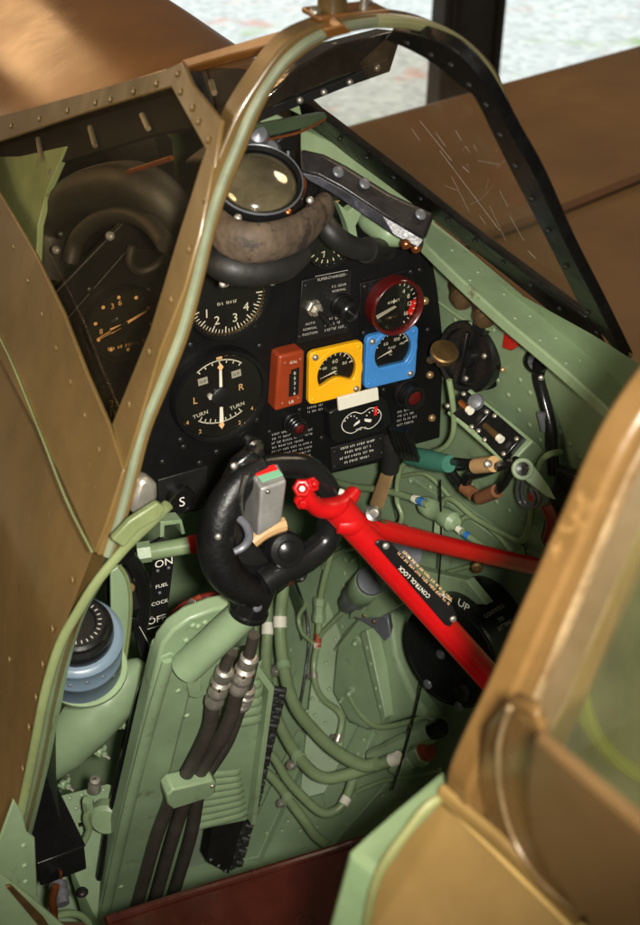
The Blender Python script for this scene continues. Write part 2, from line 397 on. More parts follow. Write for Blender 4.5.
for (x0, y0), (x1, y1), n_ in (((345, 560), (335, 760), 16), ((356, 800), (420, 790), 6), ((290, 650), (260, 790), 12), ((400, 460), (540, 560), 12), ((420, 450), (560, 545), 12), ((250, 545), (330, 522), 9), ((235, 560), (250, 640), 7), ((520, 380), (590, 470), 8), ((455, 320), (540, 440), 9), ((300, 830), (350, 760), 9), ((282, 830), (330, 752), 9), ((205, 535), (220, 590), 5), ((60, 700), (120, 640), 6), ((110, 700), (60, 790), 7), ((368, 735), (330, 845), 10)):
    for k_ in range(n_):
        q_ = (x0+(x1-x0)*k_/(n_-1), y0+(y1-y0)*k_/(n_-1))
        if SHELL.ray_cast(cC, ray(*q_).normalized())[0] is not None: _sh.dome(S(*q_, .0002), SN(*q_), .0034, .45, 8)
_sh.build('cockpit_skin', GREEN, fus, ang=50)

def outer_skin():
    # port skin: follows the sill, then swells outward below it
    prof = [(-.338, .068), (-.346, .033), (-.382, -.05), (-.402, -.11), (-.420, -.18), (-.457, -.305), (-.48, -.42), (-.48, -.6)]
    pr = spl2([(a, b) for a, b in prof], 4); rows = []
    for y in [-.25+.05*i for i in range(16)]:
        k = 1-(y+.25)*.30
        rows.append([V((XC+(p.x-XC)*k, y, p.y+(.09*(y+.25) if p.y > 0 else .09*(y+.25)*max(0, 1+p.y/.2)))) for p in pr])
    mb = MB().grid(rows)
    rows2 = [[p+V((.012, 0, 0)) for p in r] for r in rows]; mb.grid(rows2)
    for i in range(0, len(pr), 2):                             # rivet lines along the edge of the cut-out
        p = rows[0][i]; n = V((-1, 0, .3)); mb.dome(p+V((0, .016+random.uniform(-.003, .003), 0))+n*.0005, n, .0032, .35, 8)
    for j in range(2, 15):
        for i in (3, 14):
            p = rows[j][i]; n = V((-1, 0, .35)); mb.dome(p+n*.0005, n, .003, .3, 8)
    mb.build('outer_skin', OLIVE, fus, ang=50)
    # rolled pale rim of the door cut-out
    rim = MB(); pts = [P(x, y, Y) for x, y, Y in ((168, 505, -.275), (150, 523, -.268), (125, 548, -.262), (97, 582, -.258), (78, 612, -.256), (60, 645, -.255), (46, 690, -.255), (36, 740, -.255), (25, 795, -.255), (12, 850, -.255), (-2, 905, -.255), (-20, 980, -.255))]
    rim.tube(pts, [.0044, .0042]+[.0038]*10, 10, smooth=5, flat=(1, .8)); rim.build('cutout_rim', RIM, fus)
    inner = MB(); inner.grid([[p+V((0, .0, 0)) for p in spline(pts, [1]*12, 4, False)[0]], [p+V((.030, .03, -.004)) for p in spline(pts, [1]*12, 4, False)[0]]])
    inner.build('rim_flange', GREEN2, fus)
    # tongue where the rim meets the windscreen foot
    tg = MB().prism([P(x, y, -.28) for x, y in ((112, 540), (130, 521), (158, 503), (166, 508), (160, 519), (140, 530), (124, 548))], (0, .006, 0)); tg.build('rim_tongue', RIM, fus, bev=.0012)
    return rows
SKIN = outer_skin()

def nose():
    rows = []
    for i in range(15):
        t = i/14; y = .12+1.9*t; a = .205+.01*math.sin(t*3)-.02*t; zt = .262-.02*t+.03*math.sin(min(1, t*3)*1.5); bb = .26; row = []
        for k in range(33):
            q = math.pi*k/32; c, s_ = math.cos(q), math.sin(q); ex = 2/2.3
            row.append(V((XC+a*math.copysign(abs(c)**ex, c), y, zt-bb+bb*abs(s_)**ex)))
        rows.append(row)
    mb = MB().grid(rows)
    mb.build('nose_cowling', EARTH, fus, ang=60)
    sm = MB(); r = rows[3]; sm.tube([p+V((0, 0, .0)) for p in r], .0012, 6, smooth=0); sm.build('cowling_seam', mat('seam_dark', (60, 40, 22), .5), fus)
nose()

def sills():
    # starboard sill longeron, pale green, seen from inside
    sp = Plane(P(425, 214, 0), P(612, 372, -.25), P(588, 390, -.268))
    a = spl_px([(425, 214), (470, 250), (520, 292), (570, 335), (612, 372), (650, 408)]); b = spl_px([(424, 243), (462, 280), (505, 319), (548, 355), (588, 390), (625, 424)])
    up = [sp.hit(*p) for p in a]; lo = [sp.hit(*p) for p in b]; out = -sp.n*.012
    mb = MB().ringprism(up, lo, out, closed=False)
    mb.build('sill_longeron', GREEN2, fus, bev=.002)
    bolts('rivet', [(sp.hit(x, y, .0004), sp.n) for x, y in ((452, 250), (478, 272), (504, 294), (530, 316), (556, 338), (580, 360), (470, 280), (515, 318), (540, 340), (566, 363))], .0018, GREEN2, fus, .4)
    # forward continuation under the pane
    q = MB().ringprism([P(300, 128, .16), P(352, 152, .10), (P(430, 212, .0))], [P(300, 156, .15), P(352, 180, .09), P(430, 226, -.0)], (.012, .006, 0), closed=False)
    q.build('forward_sill', GREEN2, fus, bev=.0015)
sills()

def aft_side():
    # cockpit side aft of the door: flange, skin below the canopy rail
    y0 = -.655
    fl = MB(); pts = [(322, 925+60), (330, 925), (350, 852), (395, 812), (443, 772), (446, 786)]; inn = [(362, 985), (366, 925), (380, 872), (412, 826), (443, 792), (446, 790)]
    A = [P(x, y, y0+.02) for x, y in pts]; B = [P(x, y, y0) for x, y in inn]
    fl.ringprism(A, B, (-.002, -.004, 0), closed=False); fl.build('door_post_flange', mat('dimmed_cockpit_green', (98, 118, 86), .42, var=.16, vs=12), fus, bev=.0008)  # cockpit green darkened in the colour to offset the close flash
    ed = MB().tube([P(x, y, y0-.002) for x, y in [(360, 985), (366, 925), (380, 872), (410, 828), (428, 806), (446, 795)]], .0025, 8, smooth=5); ed.build('door_post_edge', mat('door_edge_olive', (98, 100, 62), .4, var=.2, vs=16), fus)
    pl = Plane(P(446, 792, -.655), P(366, 925, -.655), P(640, 1005, -.78))
    sk = MB().prism([pl.hit(x, y) for x, y in ((446, 795), (428, 806), (410, 828), (380, 872), (366, 925), (360, 985), (700, 985), (620, 940), (560, 896), (500, 846))], (.006, .004, 0))
    sk.build('aft_skin', OLIVE, fus, bev=.001)
    rl_ = MB(); path = [pl.hit(x, y, .004) for x, y in ((447, 792), (470, 812), (505, 842), (548, 884), (585, 920))]
    rl_.tube(path, .005, 8, smooth=4, flat=(1.2, .7))
    rl_.build('canopy_rail', OLIVE, fus)
    st = MB().prism([pl.hit(x, y, .003) for x, y in ((452, 806), (462, 800), (620, 952), (610, 962))], pl.n*.002); st.build('joint_strip', mat('joint_strip_paint', (140, 116, 66), .45, var=.2, vs=20), fus)
aft_side()

# ================================================================ WINDSCREEN
A_ = P(-20, 147, .2); T_ = P(335, 14, -.25); D_ = P(112, 425, -.25); C_ = P(205, 150, -.25)
ws = thing('windscreen', V((XC, -.25, .05)), 'fixed windscreen with olive brown arch frame and black bolted inner edges', 'windscreen')
PL1 = Plane(A_, D_, C_); PL2 = Plane(A_, T_, C_)
def onAT(x):     # point on the line A-T at photo column x
    lo, hi = -.3, 1.3
    for _ in range(40):
        t = (lo+hi)/2; p = A_.lerp(T_, t); q = p-cC; px = PW/2+FPX*q.dot(cR)/q.dot(cF)
        lo, hi = (t, hi) if px < x else (lo, t)
    return A_.lerp(T_, lo)
def PLd(x, y, d):     # on a plane parallel to the side pane, d metres inside it, along the line of sight
    r = ray(x, y); return cC + r*((PL1.o-PL1.n*d-cC).dot(PL1.n)/r.dot(PL1.n))
def windscreen():
    Y = -.25
    outer = [(97, 556), (108, 520), (118, 480), (130, 432), (150, 380), (170, 330), (185, 280), (196, 230), (208, 185), (222, 148), (238, 112), (260, 77), (279, 51), (297, 35), (327, 22), (354, 16), (391, 14), (429, 20), (462, 36), (485, 56), (500, 77), (520, 125), (545, 170), (560, 205), (575, 240), (602, 295), (632, 354)]
    inner = [(116, 556), (128, 520), (139, 482), (152, 432), (174, 378), (192, 330), (205, 280), (217, 230), (231, 188), (247, 150), (263, 111), (281, 79), (298, 61), (324, 43), (354, 32), (399, 27), (430, 33), (455, 45), (470, 60), (480, 74), (488, 90), (511, 132), (536, 176), (550, 210), (566, 242), (594, 298), (625, 358)]
    o3 = spline([P(*p, Y) for p in outer], [1]*len(outer), 4, False)[0]; i3 = spline([P(*p, Y) for p in inner], [1]*len(inner), 4, False)[0]
    MB().ringprism(o3, i3, (0, .02, 0), closed=False).build('arch_frame', OLIVE, ws, bev=.0016)
    bead = [(x0*(1-t)+x1*t, y0*(1-t)+y1*t) for (x0, y0), (x1, y1) in zip(outer, inner) for t in (.55,)]
    bead = bead[:18]
    MB().tube([P(*p, Y-.0015) for p in bead], .0034, 8, smooth=5, flat=(.8, 1)).build('arch_bead', BEAD, ws)
    ol = []
    for (x0, y0), (x1, y1) in list(zip(outer, inner))[15:]:
        ol.append(P((x0+x1)/2, (y0+y1)/2, Y-.0012))
    MB().tube(ol, .0042, 8, smooth=5, flat=(1, .9)).build('arch_bead', mat('rim_tan_green', (142, 142, 100), .4, var=.15, vs=15), ws)
    # ---- port side frame, traced on the plane of the side pane
    h = PL1.hit; N1 = -PL1.n*.003
    side = MB()
    side.prism([h(x, y) for x, y in ((-60, 134), (0, 116), (95, 90), (168, 68), (172, 86), (90, 111), (0, 141), (-30, 150))], N1)         # top member
    side.prism([h(x, y) for x, y in ((165, 69), (182, 62), (192, 84), (221, 120), (214, 168), (206, 150), (170, 85))], N1*1.1)              # strut
    side.prism([h(x, y) for x, y in ((206, 149), (214, 160), (200, 232), (184, 290), (160, 350), (136, 432), (124, 470), (112, 424), (150, 330), (180, 230))], N1*.9)  # rear member
    for x, y in ((12, 126), (40, 119), (68, 111), (96, 103), (111, 100), (134, 92), (157, 84), (178, 74), (181, 92), (193, 108), (199, 122), (209, 140), (206, 200), (190, 250), (172, 300), (150, 352), (130, 405)):
        side.dome(h(x, y, .0004), PL1.n, .0032, .4, 8)
    side.build('side_frame', OLIVE, ws, bev=.001)
    # broad lower fairing between pane and the body seam
    lf = MB()
    lf.prism([h(x, y, .002) for x, y in ((-60, 60), (-12, 152), (0, 190), (38, 255), (66, 313), (89, 373), (111, 424), (126, 470), (110, 520), (97, 553), (60, 470), (-60, 240))], N1)
    for k in range(8):
        t = k/7; x, y = 4+t*100, 214+t*236; lf.dome(h(x-2, y, .0022), PL1.n, .0028, .4, 8)
    lf.build('lower_fairing', OLIVE, ws, bev=.001)
    MB().tube([h(x, y, .003) for x, y in ((-60, 236), (0, 332), (40, 424), (70, 500), (96, 552))], .0010, 6, smooth=4).build('fairing_seam', RIM, ws)
    # panes
    MB().prism([h(x, y, -.003) for x, y in ((-40, 140), (0, 128), (170, 78), (212, 150), (190, 240), (150, 345), (115, 436))], -PL1.n*.003).build('port_pane', PORTGL, ws)
    h2 = PL2.hit
    MB().prism([h2(x, y, -.003) for x, y in ((182, 62), (275, 38), (262, 70), (236, 108), (222, 124))], -PL2.n*.003).build('quarter_pane', PORTGL, ws)
    fp = MB().prism([h2(x, y) for x, y in ((180, 60), (240, 42), (332, 15), (345, 24), (300, 36), (272, 44), (230, 54), (187, 67))], -PL2.n*.008)
    fp.build('top_member', EARTH, ws, bev=.0015)
    # dark band and pegs seen through the pane: inner channel below the top member
    ib = MB().prism([h(x, y, -.020) for x, y in ((-60, 128), (0, 112), (172, 62), (188, 116), (130, 127), (60, 150), (0, 168), (-60, 190))], -PL1.n*.004); ib.build('inner_channel', mat('channel_black', (18, 17, 15), .75, spec=.15, bump=.1), ws)
    for hh, (x0, y0), (x1, y1) in ((h, (21, 134), (25, 156)), (h, (72, 122), (77, 141)), (h, (123, 109), (129, 123)), (h, (178, 92), (181, 108)), (h2, (197, 66), (200, 77)), (h2, (243, 54), (246, 65))):
        MB().cyl(hh(x0, y0, -.016), hh(x1, y1, -.016), .0022, 8).build('peg', ALU, ws)
    # ---- front armoured glass block and its dark edges, seen under the arch
    PLF = Plane(P(262, 110, -.06), P(385, 66, -.06), P(330, 60, -.10))
    bk = MB().prism([P(x, y, -.10) for x, y in ((262, 100), (300, 66), (338, 45), (396, 30), (388, 60), (340, 78), (290, 98), (265, 112))], (0, .03, -.005)); bk.build('front_glass_edge', mat('dark_glass_edge', (34, 28, 22), .12, var=.5, vs=30, spec=.7), ws, bev=.002)
    fb = MB().prism([P(x, y, -.085) for x, y in ((255, 112), (300, 96), (345, 78), (386, 60), (392, 36), (402, 34), (390, 72), (345, 88), (300, 106), (255, 124))], (0, .012, 0)); fb.build('front_frame', SATIN, ws, bev=.001)
    bolts('frame_bolt', [(P(x, y, -.09), (-.3, -1, .3)) for x, y in ((300, 100), (324, 92), (350, 82), (377, 68), (335, 46), (352, 44), (372, 42))], .0030, ALU, ws, .6, 8)
    # ---- starboard pane: black rubber edges bolted round a clear panel, running forward from the arch
    SA = P(405, 38, -.232); SB = P(612, 356, -.232); SC = P(298, 112, .16)
    PLS = Plane(SA, SB, SC); hs = PLS.hit
    fr1 = MB().ringprism([hs(x, y) for x, y in spl_px(((392, 30), (420, 36), (452, 50), (474, 72), (490, 95), (511, 134), (536, 178), (566, 244), (596, 302), (626, 362)))],
                         [hs(x, y) for x, y in spl_px(((384, 40), (408, 50), (436, 66), (460, 86), (474, 98), (494, 138), (514, 178), (544, 236), (572, 292), (586, 318)))], -PLS.n*.010, closed=False)
    fr1.build('starboard_rear_frame', CRACKLE, ws, bev=.0015)
    fr2 = MB().ringprism([hs(x, y) for x, y in spl_px(((290, 98), (318, 114), (360, 146), (402, 178), (470, 232), (530, 277), (585, 318)))],
                         [hs(x, y) for x, y in spl_px(((290, 116), (318, 134), (360, 165), (402, 196), (470, 248), (545, 308), (606, 362)))], -PLS.n*.008, closed=False)
    fr2.build('starboard_lower_frame', CRACKLE, ws, bev=.0012)
    bolts('edge_bolt', [(hs(x, y, .0012), PLS.n) for x, y in ((408, 42), (432, 54), (452, 64), (470, 84), (487, 104), (501, 134), (516, 165), (532, 198), (548, 230), (566, 266), (588, 312), (597, 332), (320, 122), (340, 138), (367, 157), (394, 177), (421, 198), (448, 219), (475, 240), (503, 262), (531, 284), (560, 308))], .0024, SATIN, ws, .7, 8)
    MB().prism([hs(x, y, -.003) for x, y in ((388, 38), (440, 60), (478, 96), (516, 178), (548, 240), (592, 326), (540, 298), (468, 240), (400, 188), (340, 142), (296, 108), (330, 90))], -PLS.n*.004).build('starboard_pane', STARGL, ws)
    MB().prism([P(x, y, Y-.002) for x, y in ((139, 482), (148, 478), (158, 486), (159, 500), (146, 510), (132, 516), (134, 500))], (0, .014, 0)).build('arch_foot', ALU, ws, bev=.004)
    for i, pts in enumerate((((462, 152), (466, 146), (470, 152)), ((474, 144), (477, 150)), ((463, 166), (470, 172)), ((470, 204), (482, 198), (494, 184)), ((486, 190), (489, 178)), ((497, 168), (505, 160)), ((436, 132), (446, 146)), ((452, 176), (470, 212)), ((412, 128), (420, 140)), ((500, 190), (508, 206)), ((528, 250), (536, 258)), ((420, 120), (452, 160)), ((490, 205), (506, 240)), ((440, 150), (500, 230)), ((478, 160), (500, 164)), ((510, 215), (524, 240)), ((456, 130), (462, 140)), ((480, 215), (486, 224)), ((445, 185), (458, 190)))):
        MB().tube([hs(x, y, .0006) for x, y in pts], .00012, 4, smooth=3).build('scratch', GREY, ws)
    # mirror foot on the crown of the arch
    mt = thing('mirror_mount', P(337, 14, -.24), 'olive metal mirror mount bolted on the crown of the arch', 'mirror mount')
    m = MB(); p = P(337, 16, -.235)
    m.prism([p+V((-.020, -.012, 0)), p+V((.034, -.012, -.0)), p+V((.034, .014, .001)), p+V((-.020, .014, .001))], (0, 0, .004)); m.build('foot_plate', EARTH, mt, bev=.0015)
    m = MB(); m.cyl(p+V((-.004, .0, .004)), p+V((-.003, 0, .06)), .010, 16); m.build('stem', OLIVE, mt)
    MB().cyl(p+V((.017, -.006, .004)), p+V((.018, -.006, .03)), .003, 10).build('pin', ALU, mt); bolts('bolt', [(p+V((.026, .006, .006)), (0, 0, 1)), (p+V((-.02, -.006, .006)), (0, 0, 1))], .004, ALU, mt, .7)

windscreen()

# ================================================================ SLIDING CANOPY (pushed back, in the foreground)
def canopy():
    t = thing('sliding_canopy', P(455, 800, -.66), 'sliding canopy pushed back with worn brown hoop and greenish perspex', 'canopy')
    Y = -.655
    o = spl_px(((446, 800), (446, 770), (462, 730), (486, 680), (512, 620), (540, 556), (566, 495), (590, 440), (615, 396), (648, 352), (690, 310)))
    i = spl_px(((470, 806), (471, 772), (487, 732), (510, 684), (534, 626), (560, 562), (584, 504), (607, 450), (632, 405), (664, 362), (706, 321)))
    O = [P(*p, Y) for p in o]; I = [P(*p, Y) for p in i]
    MB().ringprism(O, I, (0, -.018, 0), closed=False).build('front_hoop', mat('worn_hoop_paint', (84, 62, 32), .30, var=.35, vs=10, bump=.06, chip=(140, 108, 66), chipt=.60, chips=16, chipw=.1), t, bev=.003)
    w = MB(); w.tube([P(x, y, Y-.002) for x, y in ((512, 706), (500, 735), (492, 762), (497, 800), (508, 838))], .0022, 8); w.tube([P(x, y, Y-.003) for x, y in ((498, 802), (500, 830), (508, 846))], .004, 8)
    w.build('release_wire', STEEL, t)
    MB().tube([p_+V((-.002, -.019, 0)) for p_ in I[6:]], .0030, 8, smooth=0, flat=(.6, 1)).build('edge_strip', mat('worn_steel_strip', (112, 94, 66), .45, metal=.2, var=.4, vs=22, bump=.1, chip=(86, 64, 36), chipt=.48, chips=14, chipw=.15), t)
    # second inner band
    I2 = [p+V((.006, -.03, .0)) for p in I]
    MB().ringprism([p+V((.0, -.019, 0)) for p in I], I2, (0.004, -.006, 0), closed=False).build('inner_band', mat('inner_band_paint', (70, 58, 38), .35, var=.25, vs=14), t)
    MB().tube([p+V((.002, -.018, 0)) for p in I], .0022, 8, smooth=0).build('seal', mat('dark_seal', (62, 30, 22), .5, var=.3, vs=30), t)
    # perspex: swept aft from the hoop
    rows = []
    for j in range(9):
        y = -.02-.030*j; g = 1+.05*math.sin(j/8*2.2)
        rows.append([V((XC+(p.x-XC)*g+.006, p.y+y, p.z+.008*math.sin(j/8*3))) for p in I])
    MB().grid(rows).build('perspex', CANGL, t)
    # lower canopy rail plate
    pl = Plane(P(500, 730, -.725), P(520, 860, -.725), P(640, 840, -.82))
    MB().prism([pl.hit(x, y) for x, y in ((535, 738), (640, 828), (700, 880), (700, 1010), (640, 978), (580, 914), (550, 874), (535, 842), (527, 802), (527, 768))], (.006, .004, 0)).build('lower_panel', mat('canopy_panel_paint', (80, 60, 34), .4, var=.2, vs=8), t, bev=.002)
    pf = Plane(P(500, 730, -.705), P(520, 860, -.705), P(640, 840, -.80))
    MB().prism([pf.hit(x, y) for x, y in ((486, 728), (512, 700), (536, 712), (545, 742), (536, 775), (536, 810), (546, 846), (590, 916), (565, 904), (520, 862), (482, 822), (470, 806))], (.006, .004, 0)).build('corner_frame', bpy.data.materials['worn_hoop_paint'], t, bev=.002)
    for off, rr_, m_ in ((2, .0010, bpy.data.materials['worn_steel_strip']),):
        MB().tube([pf.hit(x+off, y, .002) for x, y in ((512, 706), (504, 728), (500, 752), (502, 790), (514, 834), (540, 876), (578, 910))], rr_, 8).build('corner_trim', m_, t)
canopy()
o = MB().tube([P(x, y, -.52) for x, y in ((575, 676), (584, 712), (600, 742), (628, 768), (670, 786))], .012, 12, flat=(1, .5)).build('curved_tube', mat('yellow_green_tube', (150, 168, 66), .5, var=.15), None); tag(o, 'yellow green curved tube seen dimly through the canopy perspex', 'strap')  # flattened yellow green tube set behind the perspex

# ================================================================ INSTRUMENT PANEL
PN = V((0, -1, 0))
G0 = PF(340, 350)
def uv(x, y, fr=G0): d = P(x, y, 0)-fr.o; return d.dot(fr.x), d.dot(fr.y)
def panel():
    t = thing('instrument_panel', P(300, 470, 0), 'matt black instrument panel across the front of the cockpit', 'instrument panel')
    pts = [(443, 268), (446, 300), (440, 438), (418, 444), (386, 452), (383, 462), (331, 474), (262, 484), (196, 512), (165, 516), (100, 535)]
    left = [V((-.345, 0, -.12)), V((-.335, 0, .02)), V((-.30, 0, .11)), V((-.22, 0, .175)), V((-.10, 0, .20)), V((.0, 0, .178)), V((.085, 0, .125))]
    MB().prism([P(x, y, 0) for x, y in pts]+left, (0, .006, 0)).build('board', PANEL, t, bev=.0015)
    bf = [(290, 255), (284, 300), (270, 400), (262, 482), (196, 508), (60, 540)]
    q = [P(x, y, -.004) for x, y in bf]+[V((-.33, -.004, .05)), V((-.22, -.004, .15))]
    MB().prism(q, (0, .0035, 0)).build('flying_panel', PANEL, t, bev=.001)
    bolts('screw', [(P(x, y, -.0005), PN) for x, y in ((425, 301), (432, 418), (430, 375))], .0045, SAND, t, .8)
    bolts('screw', [(P(x, y, -.0045), PN) for x, y in ((262, 262), (255, 326), (184, 330), (260, 346), (257, 420), (191, 345), (181, 440), (217, 452), (184, 447), (234, 459), (200, 463), (163, 462), (245, 408), (62, 235), (90, 290), (47, 300), (150, 290))], .0036, SATIN, t, .5)
    bolts('screw', [(P(x, y, -.0005), PN) for x, y in ((300, 410), (270, 432), (322, 438), (334, 462), (380, 449), (395, 380), (428, 330), (420, 270), (330, 380), (384, 390), (296, 265))], .003, SATIN, t, .5)
    k = MB(); fr = PF(250, 441, -.004); k.lathe(fr, [(.006, 0), (.006, .006), (.009, .007), (.009, .014), (.0065, .017), (0, .018)], 16); k.build('setting_knob', STEEL, t)
    # print on the panel: too small to read, laid out in lines as on the real thing
    w = MB()
    for i in range(10):
        a = 432+i*4.3; fr = Fr(P(271, a+3, -.0008), (1, 0, 0), (0, 0, 1)); w.scrib(fr, .001, 0, .046-.010*(i in (0, 3, 8)), .0030, seed=i)
    w.build('placard_print', GREY, t)
    w = MB(); fr = PF(408, 407, -.0008)
    for i in range(4): w.scrib(fr, -.013, -.003-.0055*i, .024-.004*(i % 2), .0032, seed=20+i)
    fr = PF(316, 405, -.0008)
    for i in range(2): w.scrib(fr, -.010, -.001-.005*i, .018, .003, seed=30+i)
    w.build('placard_print', GREY, t)
    # bench plate with print under the panel
    pp = MB().prism([P(x, y, -.003) for x, y in ((331, 448), (384, 434), (386, 457), (332, 471))], (0, .003, 0)); pp.build('lower_plate', SATIN, t, bev=.0008)
    w = MB(); fr = PF(358, 452, -.0036)
    for i in range(4): w.scrib(fr, -.022+.006*(i % 2), .010-.0062*i, .042-.012*(i % 2), .0033, seed=40+i)
    w.build('plate_print', WHITE, t)
    bolts('plate_screw', [(P(x, y, -.0032), PN) for x, y in ((335, 452), (381, 439), (335, 467), (382, 453))], .0022, SATIN, t)
panel()

def arc(cx, cz, r, a0, a1, n=24): return [(cx+r*math.sin(R_(a0+(a1-a0)*i/n)), cz+r*math.cos(R_(a0+(a1-a0)*i/n))) for i in range(n+1)]   # clockwise from 12 o'clock
def tick(mb, fr, a, r0_, r1, wd, w, cx=0, cz=0):
    s_, c = math.sin(R_(a)), math.cos(R_(a)); mb.stroke(fr, [(cx+r0_*s_, cz+r0_*c), (cx+r1*s_, cz+r1*c)], wd, w)
def pol(a, r): return r*math.sin(R_(a)), r*math.cos(R_(a))
def round_gauge(name, label, cat, x, y, R, depth=.010, rim=BLACK, rimw=.12, Y0=-.0042, group=None, dialback=.006, gl=True):
    fr = PF(x, y, Y0); t = thing(name, fr.pt(0, -R, 0), label, cat, group)
    k = 1-rimw
    MB().lathe(fr, [(R, -.003), (R, depth*.75), (R*.97, depth), (R*(k+.02), depth), (R*k, depth*.85), (R*k, depth-dialback)], 64, caps=(1, 0)).build('bezel', rim, t, ang=45)
    MB().lathe(fr, [(R*k, depth-dialback-.001), (R*k, depth-dialback)], 64).build('dial', DIAL, t)
    if gl: MB().lathe(fr, [(R*k*.99, depth*.80-.001), (R*k*.99, depth*.80)], 48).build('glass', TRANS, t)
    return t, fr, R*k, depth-dialback+.0004
def gauges():
    px = lambda a, b: (P(*a, 0)-P(*b, 0)).length
    # climb dial half hidden by the gunsight pad
    t, fr, r, w = round_gauge('rate_dial', 'large black dial numbered one to four, partly hidden under the gunsight pad', 'gauge', 225, 295, px((225, 295), (262, 300))*1.06)
    n = MB()
    for i in range(33):
        a = 90+180*i/32-5
        tick(n, fr, a+8, r*(.80 if i % 4 == 0 else .87), r*.97, .0012 if i % 4 == 0 else .0008, w)
    for d, a in (('1', 238), ('2', 205), ('3', 160), ('4', 125)): n.text(fr, d, .0125, *pol(a, r*.64), w)
    n.scrib(fr, -.010, -.006, .022, .0038, w, 3)
    for i in range(3): n.scrib(fr, -.002, .012+.005*i, .028, .005, w, 50+i)
    n.build('numerals', WHITE, t)
    MB().lathe(fr, [(r*.97, w+.001), (r*.99, w+.002), (r*1.0, w+.001)], 48, caps=(0, 0)).build('inner_ring', BRASS, t)
    # turn and slip
    t, fr, r, w = round_gauge('turn_indicator', 'large black turn and slip dial with white needles marked L and R', 'gauge', 217, 392, px((217, 392), (262, 387))*1.02, depth=.013, rimw=.12, dialback=.006)
    n = MB(); n.stroke(fr, arc(0, 0, r*.86, -38, 38), .0011, w); n.stroke(fr, arc(0, .012, r*.95, 146, 214), .0011, w)
    for i in range(7): tick(n, fr, -36+12*i, r*.78, r*.86, .0011, w)
    for i in range(9): tick(n, fr, 148+8*i, r*.95, r*(.86 if i % 2 else .84), .001, w, 0, .012)
    n.text(fr, 'TURN', .0058, -.021, -.016, w, .18); n.text(fr, 'TURN', .0058, .018, -.016, w, .18)
    n.build('scale', WHITE, t)
    n = MB(); n.text(fr, 'L', .0100, -.0255, .0005, w); n.text(fr, 'R', .0100, .023, .004, w)
    for d, a in (('4', 238), ('2', 212), ('2', 150), ('4', 124)): n.text(fr, d, .0062, *pol(a, r*.93), w)
    n.text(fr, '+10', .0052, .006, r*.98, w, -.1); n.text(fr, '20', .0052, .017, r*.93, w, -.3)
    n.stroke(fr, [(-.003, r*.92), (.003, r*.92)], .003, w)
    n.build('numerals', PEACH, t)
    n = MB()
    for s_ in (-1, 1):
        n.stroke(fr, [(s_*.0175-.005, .019), (s_*.0175+.005, .020)], .0075, w)
    n.build('slip_plate', GREY, t)
    n = MB()
    for s_ in (-1, 1):
        n.text(fr, 'SLIP', .0042, s_*.0175, .0195, w+.0003, .08)
    n.build('slip_print', DIAL, t)
    n = MB(); n.prism([fr.pt(-.0016, .004, .010), fr.pt(.0016, .004, .010), fr.pt(.0012, r*.66, .010), fr.pt(-.0012, r*.66, .010)], (0, .0008, 0)); n.prism([fr.pt(-.0012, -.004, .010), fr.pt(.0012, -.004, .010), fr.pt(.0022, -r*.66, .010), fr.pt(-.0022, -r*.66, .010)], (0, .0008, 0)); n.build('needle', WHITE, t)
    n = MB()
    for a, b in ((r*.72, 0), (-r*.72, 0)): n.prism([fr.pt(0, a-.0045, .0102), fr.pt(.003, a, .0102), fr.pt(0, a+.0045, .0102), fr.pt(-.003, a, .0102)], (0, .0008, 0))
    n.build('needle_tip', PEACH, t)
    MB().lathe(fr, [(.0105, .007), (.0105, .012), (.009, .013), (0, .013)], 28).build('hub', SATIN, t)
    MB().lathe(Fr(fr.pt(-.0105, .002, 0), fr.x, fr.y), [(.003, .007), (.003, .0105), (0, .0108)], 14).build('counterweight', GREY, t)
    # left dials seen through the windscreen pane
    t, fr, r, w = round_gauge('altitude_dial', 'dark dial with two long orange hands, behind the brown tinted pane', 'gauge', 122, 322, px((122, 322), (160, 318)))
    n = MB()
    for a in range(0, 360, 36): n.ball(fr.pt(*pol(a-6, r*.82), w), .0018, 8, (1, 1, .2), fr)
    for d, a in (('3', -25), ('6', -5), ('11', 262)): n.text(fr, d, .0075, *pol(a, r*.66), w)
    n.scrib(fr, -.016, -.022, .034, .004, w, 8); n.build('numerals', PEACH, t)
    n = MB()
    for a, l0, l1, wd in ((68, .014, r*.74, .003), (250, .004, r*.86, .0030), (250, .004, r*.80, .0016), (262, .0, r*.42, .0022)):
        s_, c = pol(a, 1); q = (-c, s_); n.prism([fr.pt(-s_*l0+q[0]*wd/2, -c*l0+q[1]*wd/2, w+.0015), fr.pt(-s_*l0-q[0]*wd/2, -c*l0-q[1]*wd/2, w+.0015), fr.pt(s_*l1-q[0]*wd*.3, c*l1-q[1]*wd*.3, w+.0015), fr.pt(s_*l1+q[0]*wd*.3, c*l1+q[1]*wd*.3, w+.0015)], (0, .0006, 0))
    n.build('hand', PEACH, t)
    MB().lathe(fr, [(.003, w), (.003, w+.003), (0, w+.0035)], 12).build('hub', SATIN, t)
    t, fr, r, w = round_gauge('direction_dial', 'dark direction dial showing 33, low behind the tinted pane', 'gauge', 113, 406, px((118, 408), (148, 404)))
    MB().prism([fr.pt(-.020, -.010, w), fr.pt(.020, -.010, w), fr.pt(.020, .012, w), fr.pt(-.020, .012, w)], (0, -.0006, 0)).build('window', SATIN, t)
    n = MB(); n.text(fr, '33', .0100, 0, .006, w+.001)
    for i in range(-4, 5): tick(n, fr, 0, -.008, -.002+.002*(i % 2), .0009, w+.001, .0042*i, 0)
    n.build('numerals', PEACH, t)
    # boost gauge with the maroon rim on a square flange
    fr = PF(390, 302, -.001); t = thing('boost_gauge', P(390, 330, 0), 'round boost gauge with maroon rim and red sector', 'gauge')
